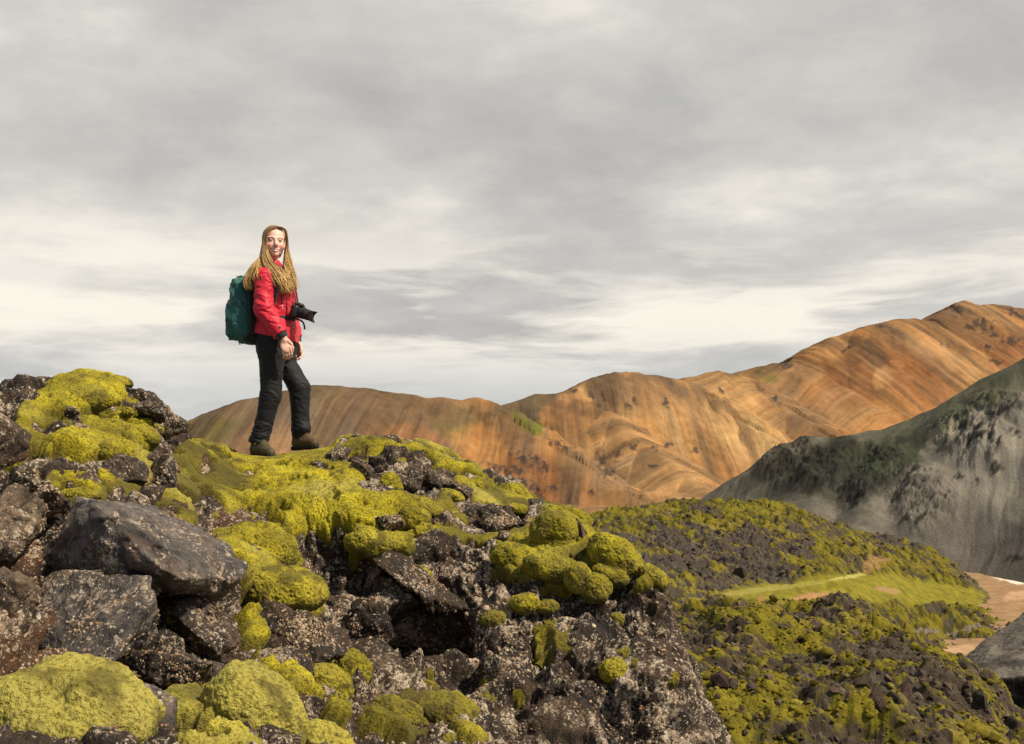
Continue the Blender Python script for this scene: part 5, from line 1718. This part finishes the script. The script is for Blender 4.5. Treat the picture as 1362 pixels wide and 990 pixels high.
    # ---- boots
    M_BOOT = mat_plain('boot_leather', (0.068, 0.052, 0.026), .7, .3, 30., .5, 150., .002)
    M_TAN = mat_plain('boot_tan', (0.082, 0.048, 0.022), .7, .3, 30., .5, 150., .002)
    M_SOLE = mat_plain('boot_sole', (0.030, 0.027, 0.022), .85, .2, 40., .4, 90., .003)
    for leg, dr, gz, mt in ((LEG_R, np.array([.72, -.69, .02]), W(0, 607.5)[2], M_BOOT), (LEG_L, np.array([.76, -.63, .08]), W(0, 598)[2], M_TAN)):
        dr = dr / np.linalg.norm(dr)
        c = W(*leg[2])
        heel = np.array([c[0], c[1], gz]) - dr * .055
        sd = np.cross(dr, UP)
        up = np.cross(sd, dr)
        lo_, hi_ = c - .36, c + .36
        B = Field(lo_, hi_, .0045)
        pt = lambda a_, s_, h_: heel + dr * a_ + sd * s_ + up * h_
        B.cone(pt(.045, 0, .15), pt(.035, 0, .06), .046, .043, .02)
        B.cone(pt(.02, 0, .045), pt(.12, 0, .05), .036, .040, .03)
        B.cone(pt(.10, 0, .06), pt(.205, .006, .036), .040, .031, .03)
        B.cone(pt(.19, .004, .036), pt(.225, .008, .034), .034, .027, .02)
        B.cone(pt(.06, 0, .14), pt(.14, 0, .085), .030, .024, .02)
        B.wrinkle(lambda p: .002 * ridged(p / .03, 2))
        B.cutz(lambda p: .016 - (p - heel) @ up)
        B.cutz(lambda p: ((p - heel) @ up) - .172 - .15 * ((p - heel) @ dr - .03))
        v, f = B.mesh()
        boot = mesh_obj('boot', v, f, mt, person)
        S = Field(lo_, hi_, .0045)
        S.cone(pt(.005, 0, .02), pt(.10, 0, .02), .040, .036, .02)
        S.cone(pt(.10, 0, .02), pt(.22, .007, .022), .038, .036, .02)
        S.wrinkle(lambda p: .004 * np.sign(np.sin(((p - heel) @ dr) * 330)) * smooth(.020, .012, (p - heel) @ up))
        S.cutz(lambda p: -.006 - (p - heel) @ up)
        S.cutz(lambda p: ((p - heel) @ up) - .026)
        v, f = S.mesh()
        mesh_obj('sole', v, f, M_SOLE, boot)
        parts = []
        for k_ in range(5):
            q0 = pt(.085 + .018 * k_, 0, .135 - .014 * k_) + up * .008
            parts.append(tube_mesh(curve([q0 - sd * .030 - up * .012, q0 + dr * .006 + up * .006, q0 + sd * .030 - up * .012], 9), .0036, 6))
        q0 = pt(.088, 0, .15)
        for sg in (-1, 1):
            parts.append(tube_mesh(curve([q0, q0 + dr * .03 + sd * sg * .02 + up * .012, q0 + dr * .035 + sd * sg * .035 - up * .012, q0 + dr * .01 + sd * sg * .01], 12), .0034, 6))
        v, f = join(parts)
        mesh_obj('laces', v, f, M_SOLE, boot)
    # ---- hair: scalp cap and locks
    r2 = np.random.default_rng(11)
    H = Field(HC - .2, HC + .2, .0042)
    H.ell(hp(0, -.014, .039), [HR, HF, HU], [.0805, .099, .0880], .02)
    H.ell(hp(0, -.045, -.03), [HR, HF, HU], [.074, .060, .09], .03)

    def openface(p):
        q_ = (p - HC) / 1.04
        x_, f_, z_ = q_ @ HR, q_ @ HF, q_ @ HU
        lim = .094 + .08 * (x_ - .02) - 3.2 * (x_ - .018) ** 2            # hairline arches and dips to the left temple
        d_ = np.minimum(f_ - .018 + .25 * np.maximum(z_ - .03, 0) - .15 * np.maximum(-z_, 0), np.minimum(lim - z_, .068 - np.abs(x_ - .007)))
        return d_
    H.cutz(openface)
    H.wrinkle(lambda p: .003 * ridged(((p - HC) @ np.stack([HR, HF, HU]).T) * np.array([60, 60, 10.]), 2))
    v, f = H.mesh()
    root_c, tip_c = np.array((0.20, 0.100, 0.038)), np.array((0.72, 0.46, 0.17))
    cap_col = root_c * (1 + .55 * fbm(((v - HC) @ np.stack([HR, HF, HU]).T) * np.array([70, 70, 12.]), 3))[:, None] * np.where(((v - HC) @ HU > .05)[:, None], 1.25, .95)
    parts, cols = [(v, np.concatenate([f[:, [0, 1, 2]], f[:, [0, 2, 3]]]))], [cap_col]
    fam = [
        (330, [(373.5, 302.6, -.055), (366, 302, -.065), (357.5, 308, -.085), (353, 319, -.095), (352, 333, -.11), (355, 346, -.135), (363, 358, -.16), (371, 371, -.175), (378, 383, -.17), (381, 392, -.165)], 3.3),
        (300, [(374, 303.5, -.04), (364, 302, -.04), (355, 308, -.04), (351, 321, -.06), (351.5, 335, -.08), (347, 346, -.11), (340, 354, -.14), (333, 365, -.15), (329, 377, -.16), (332, 389, -.165)], 3.6),
        (90, [(373, 303.5, .0), (362, 303, .02), (354, 311, .02), (351, 327, .0), (351, 342, -.06), (347, 354, -.14), (345, 365, -.20), (346, 376, -.205)], 3.6),
        (150, [(372, 302.6, -.01), (378.5, 305.5, .015), (382.0, 318, .03), (382.0, 331, .04), (384, 345, .0), (388, 360, -.05), (391, 374, -.08), (393.5, 389, -.09)], 1.8),
        (80, [(372, 302.6, .01), (379.5, 306.5, .03), (381.5, 318, .05), (381.5, 334, .05), (382, 350, -.02), (384, 364, -.06), (387, 378, -.09)], 2.0),
        (150, [(353, 326, -.10), (355, 338, -.115), (361, 347, -.135), (369, 356, -.155), (376, 367, -.165), (382, 380, -.165), (385, 391, -.16)], 2.4),
        (90, [(381, 322, .05), (380, 336, .04), (379, 349, -.02), (382, 362, -.08), (386.5, 378, -.10), (389, 390, -.11)], 2.0),
        (130, [(373.5, 302.4, -.05), (367.5, 301.8, -.07), (360.5, 305, -.092), (355.6, 313, -.102), (354.5, 326, -.104), (354.5, 338, -.112), (358.5, 350, -.135), (366, 362, -.162), (373, 375, -.175), (378, 386, -.17)], 1.6),
    ]
    for cnt, pts, spread in fam:
        base = np.array([W(*q_) for q_ in pts])
        clump = r2.normal(size=(9, 3))
        for _ in range(int(cnt * 2.3)):
            off = (.75 * clump[r2.integers(9)] + .6 * r2.normal(size=3)) * np.array([1, 1.1, .35]) * spread * PXM
            L = r2.uniform(.62, 1.0) ** .7
            p = curve(base, 26)
            p = p[:max(8, int(26 * L))]
            t = np.linspace(0, L, len(p))
            grow = (.28 + .72 * smooth(.35, .8, t) + .2 * smooth(.75, 1, t))[:, None]
            ph, am = r2.uniform(0, 6.28, 2), r2.uniform(.3, 1.0) * .013
            wave = am * smooth(.4, .9, t)[:, None] * np.stack([np.sin(t * 19 + ph[0]), np.cos(t * 17 + ph[1]), 0 * t], -1)
            frz = .0008 * np.cumsum(r2.normal(size=p.shape), axis=0) * smooth(.2, .6, t)[:, None]
            p = p + off * grow + wave + frz
            vv, ff = tube_mesh(p, r2.uniform(.0009, .0019) * (1 - .75 * smooth(.7, 1, t / L)) + .0004, 4)
            k_ = smooth(.30, .78, t + r2.normal() * .10)
            c = root_c * r2.uniform(.6, 1.4) * (1 - k_)[:, None] + tip_c * r2.uniform(.5, 1.2) * k_[:, None]
            cols.append(np.concatenate([np.repeat(c, 4, axis=0), c[:1], c[-1:]]))
            parts.append((vv, ff))
    v, f = join(parts)
    mh = mat_vcol('hair', .42, 0, spec=.35)
    mesh_obj('hair', v, f, mh, person, cols=np.clip(np.concatenate(cols), .01, .8))
    return F


def build_backpack():
    M_TEAL = mat_cloth('teal_pack_cloth', (0.010, 0.078, 0.066), .6, .2, 200., .22, 9.)
    M_BLK = mat_cloth('black_pack_cloth', (0.012, 0.013, 0.014), .8, .2, 200., .2, 20.)
    lo, hi = W(290, 466, -.32), W(360, 358, .26)
    F = Field(np.minimum(lo, hi), np.maximum(lo, hi), .0042)
    # main bag: (row, left edge, right edge, half width)
    def stations(rows, dy):
        return [(W((l + r) / 2, v, dy), math.sqrt(max(((r - l) / 2 * PXM) ** 2 - (.31 * w) ** 2, .0004)) / .95, w) for v, l, r, w in rows]
    F.loft(stations([(371, 320, 328, .05), (374, 317, 333, .10), (380, 314.5, 338, .125), (390, 311.5, 342, .14), (405, 310, 345, .15), (420, 309, 347, .155), (435, 310, 348, .155), (446, 313, 348, .15), (452, 319, 346, .13), (456, 326, 342, .09)], -.0), .012, 2.2)
    F.loft(stations([(403, 309, 322, .07), (407, 306.5, 324, .100), (413, 305.3, 326, .115), (425, 305, 327, .12), (437, 306.5, 328, .12), (446, 308, 328, .12), (451, 313, 327, .09)], -.01), .006, 2.3)

    def folds(p):
        q_ = p + .03 * np.stack([fbm(p / .1 + k_, 2) for k_ in (3, 33, 63)], -1)
        return .009 * ridged(q_ @ np.array([[10., 0, 6], [0, 7, 2], [8, 0, 6]]) + 1, 2) + .003 * ridged(q_ * 24, 2)
    F.wrinkle(folds)
    v, f = F.mesh()
    u_, v_ = UV(v)
    root = mesh_obj('backpack', v, f, M_TEAL)
    tag(root, 'teal green day pack with a black base worn on the back of the hiker', 'backpack')
    # black base and back panel
    B = Field(np.minimum(lo, hi), np.maximum(lo, hi), .0045)
    B.loft(stations([(445, 322, 349.5, .14), (450, 321, 349, .14), (455, 325, 345.5, .115), (458.5, 330, 341, .07)], -.01), .012, 2.8)
    vv, ff = B.mesh()
    mesh_obj('base', vv, ff, M_BLK, root)
    B = Field(np.minimum(lo, hi), np.maximum(lo, hi), .0045)
    B.loft(stations([(372, 333, 341, .11), (380, 337, 346, .13), (400, 340, 349, .14), (425, 342, 351, .145), (446, 342, 350, .14)], -.02), .012, 3.0)
    vv, ff = B.mesh()
    mesh_obj('back_panel', vv, ff, M_BLK, root)
    # zip line round the front pocket, and the hanging pull
    pth = curve([W(304.5, 408, -.13), W(311, 404.5, -.145), W(319, 403, -.16), W(326, 404, -.165)], 14)
    vv, ff = tube_mesh(pth, .003, 6)
    mesh_obj('zip', vv, ff, M_BLK, root)
    pth = curve([W(317, 450.5, -.06), W(317.4, 455, -.065), W(319.4, 459, -.07), W(318.2, 455.5, -.075), W(317.6, 452, -.07)], 16)
    vv, ff = tube_mesh(pth, .0030, 6)
    mesh_obj('pull_cord', vv, ff, M_BLK, root)
    # shoulder straps over both shoulders
    for pts in ([(334, 371, -.12), (341, 361, -.135), (350, 354.5, -.125), (360, 357, -.155), (366, 368, -.185), (368, 384, -.20), (364, 402, -.20), (352, 424, -.19), (347, 432, -.14)],
                [(338, 372, .10), (352, 360, .12), (366, 354, .11), (380, 360, .07), (388, 374, .045), (391.5, 390, .04), (391, 408, .06), (384, 424, .13), (360, 432, .18), (348, 434, .12)]):
        vv, ff = tube_mesh(curve([W(*q) for q in pts], 40), .017, 10, .3, RGT)
        mesh_obj('shoulder_strap', vv, ff, M_BLK, root)
    # waist strap lies round the jacket
    c = W(367.6, 424)
    th = np.linspace(R(-158), R(158), 60)
    pth = np.array([c + FWD * (.132 * math.cos(t)) + RGT * (.172 * math.sin(t)) + UP * (-.006 * math.cos(t)) for t in th])
    vv, ff = tube_mesh(pth, .0048, 8, 3.2, UP)
    mesh_obj('waist_strap', vv, ff, M_BLK, root)
    b = c + FWD * .139 + RGT * .02
    vv, ff = box_mesh(b, np.stack([RGT, FWD, UP]), (.030, .009, .019), .3)
    mesh_obj('buckle', vv, ff, M_BLK, root)
    pth = curve([b + FWD * .008, W(401, 427, -.06), W(404.5, 432.5, -.06), W(405.3, 438.5, -.055)], 14)
    vv, ff = tube_mesh(pth, .0065, 6, .35, (0, 1, 0))
    mesh_obj('strap_end', vv, ff, M_BLK, root)


def build_camera():
    M_BODY = mat_plain('camera_body', (0.014, 0.013, 0.013), .5, .45, 60., .2, 500., .0008)
    M_GRIP = mat_plain('camera_rubber', (0.020, 0.019, 0.019), .85, .25, 200., .3, 700., .001)
    M_GLASS = mat_plain('lens_glass', (0.01, 0.012, 0.018), .05, .8, 5., .1)
    ax = np.array([.905, -.30, -.30])
    ax /= np.linalg.norm(ax)
    rt = np.cross(ax, UP)
    rt /= np.linalg.norm(rt)
    up = np.cross(rt, ax)
    c = W(395.2, 414.5, -.085)
    A = np.stack([ax, rt, up])
    parts = [box_mesh(c, A, (.026, .064, .046), .35)]
    parts.append(box_mesh(c + up * .052 + ax * .004, A, (.028, .026, .014), .45))
    parts.append(box_mesh(c - rt * .055 + ax * .018 - up * .002, A, (.024, .016, .044), .5))
    parts.append(box_mesh(c + up * .048 - rt * .046 + ax * .008, A, (.012, .012, .006), .3))
    v, f = join(parts)
    cam_o = mesh_obj('camera', v, f, M_BODY)
    tag(cam_o, 'black camera with a hooded zoom lens hanging at the hiker\'s chest', 'camera')
    v, f = tube_mesh([c + up * .050 + rt * .045 + ax * .002, c + up * .056 + rt * .045 + ax * .002, c + up * .0605 + rt * .045 + ax * .002], [.016, .016, .013], 18)
    mesh_obj('dial', v, f, M_GRIP, cam_o)
    v, f = box_mesh(c - ax * .0275 - up * .006, A, (.0015, .040, .028), .2)
    mesh_obj('rear_screen', v, f, M_GLASS, cam_o)
    st = [(.022, .033), (.030, .0345), (.032, .0375), (.046, .0375), (.048, .0355), (.056, .0355), (.058, .039), (.094, .0395), (.096, .0365), (.104, .0365), (.106, .0385), (.118, .0385), (.120, .034)]
    v, f = tube_mesh([c + ax * a for a, r in st], [r for a, r in st], 36)
    lens = mesh_obj('lens', v, f, M_GRIP, cam_o)
    n = 64
    th = np.linspace(0, 2 * math.pi, n, endpoint=False)
    out = .140 - .019 * np.cos(2 * th)
    rows = [(.112, .0385, 0), (None, .0425, 0), (None, .0400, 0), (.114, .036, 0)]
    V = []
    for a, r, _ in rows:
        aa = np.full(n, a) if a is not None else out
        V.append(c + ax * aa[:, None] + r * (np.cos(th)[:, None] * rt + np.sin(th)[:, None] * up))
    V = np.concatenate(V)
    Fq = np.array([[i * n + j, i * n + (j + 1) % n, ((i + 1) % 4) * n + (j + 1) % n, ((i + 1) % 4) * n + j] for i in range(4) for j in range(n)])
    mesh_obj('hood', V, Fq, M_BODY, lens)
    v, f = tube_mesh([c + ax * .117, c + ax * .1205, c + ax * .122], [.033, .033, .028], 32)
    mesh_obj('front_glass', v, f, M_GLASS, lens)
    strap = []
    for pts in ([(394.5, 406, -.135), (392.5, 396, -.130), (389, 384, -.125), (384, 371, -.12), (377, 358, -.10), (368, 351, -.075), (360, 349.5, -.04), (354, 351, .01)],
                [(396.8, 404, -.04), (395.5, 396, -.04), (393, 384, -.03), (388, 370, -.01), (380, 358, .03), (370, 351, .06), (361, 349.5, .06), (354, 351, .02)]):
        strap.append(tube_mesh(curve([W(*q) for q in pts], 40), .0075, 8, .3, FWD))
    v, f = join(strap)
    mesh_obj('neck_strap', v, f, M_GRIP, cam_o)


# ------------------------------------------------------------------ build everything
build_plain()
build_hills()
build_grey_mountain()
build_ash_bank()
build_lava()
build_outcrop()
build_rocks()
build_cushions()
build_lichen()
build_person()
build_backpack()
build_camera()
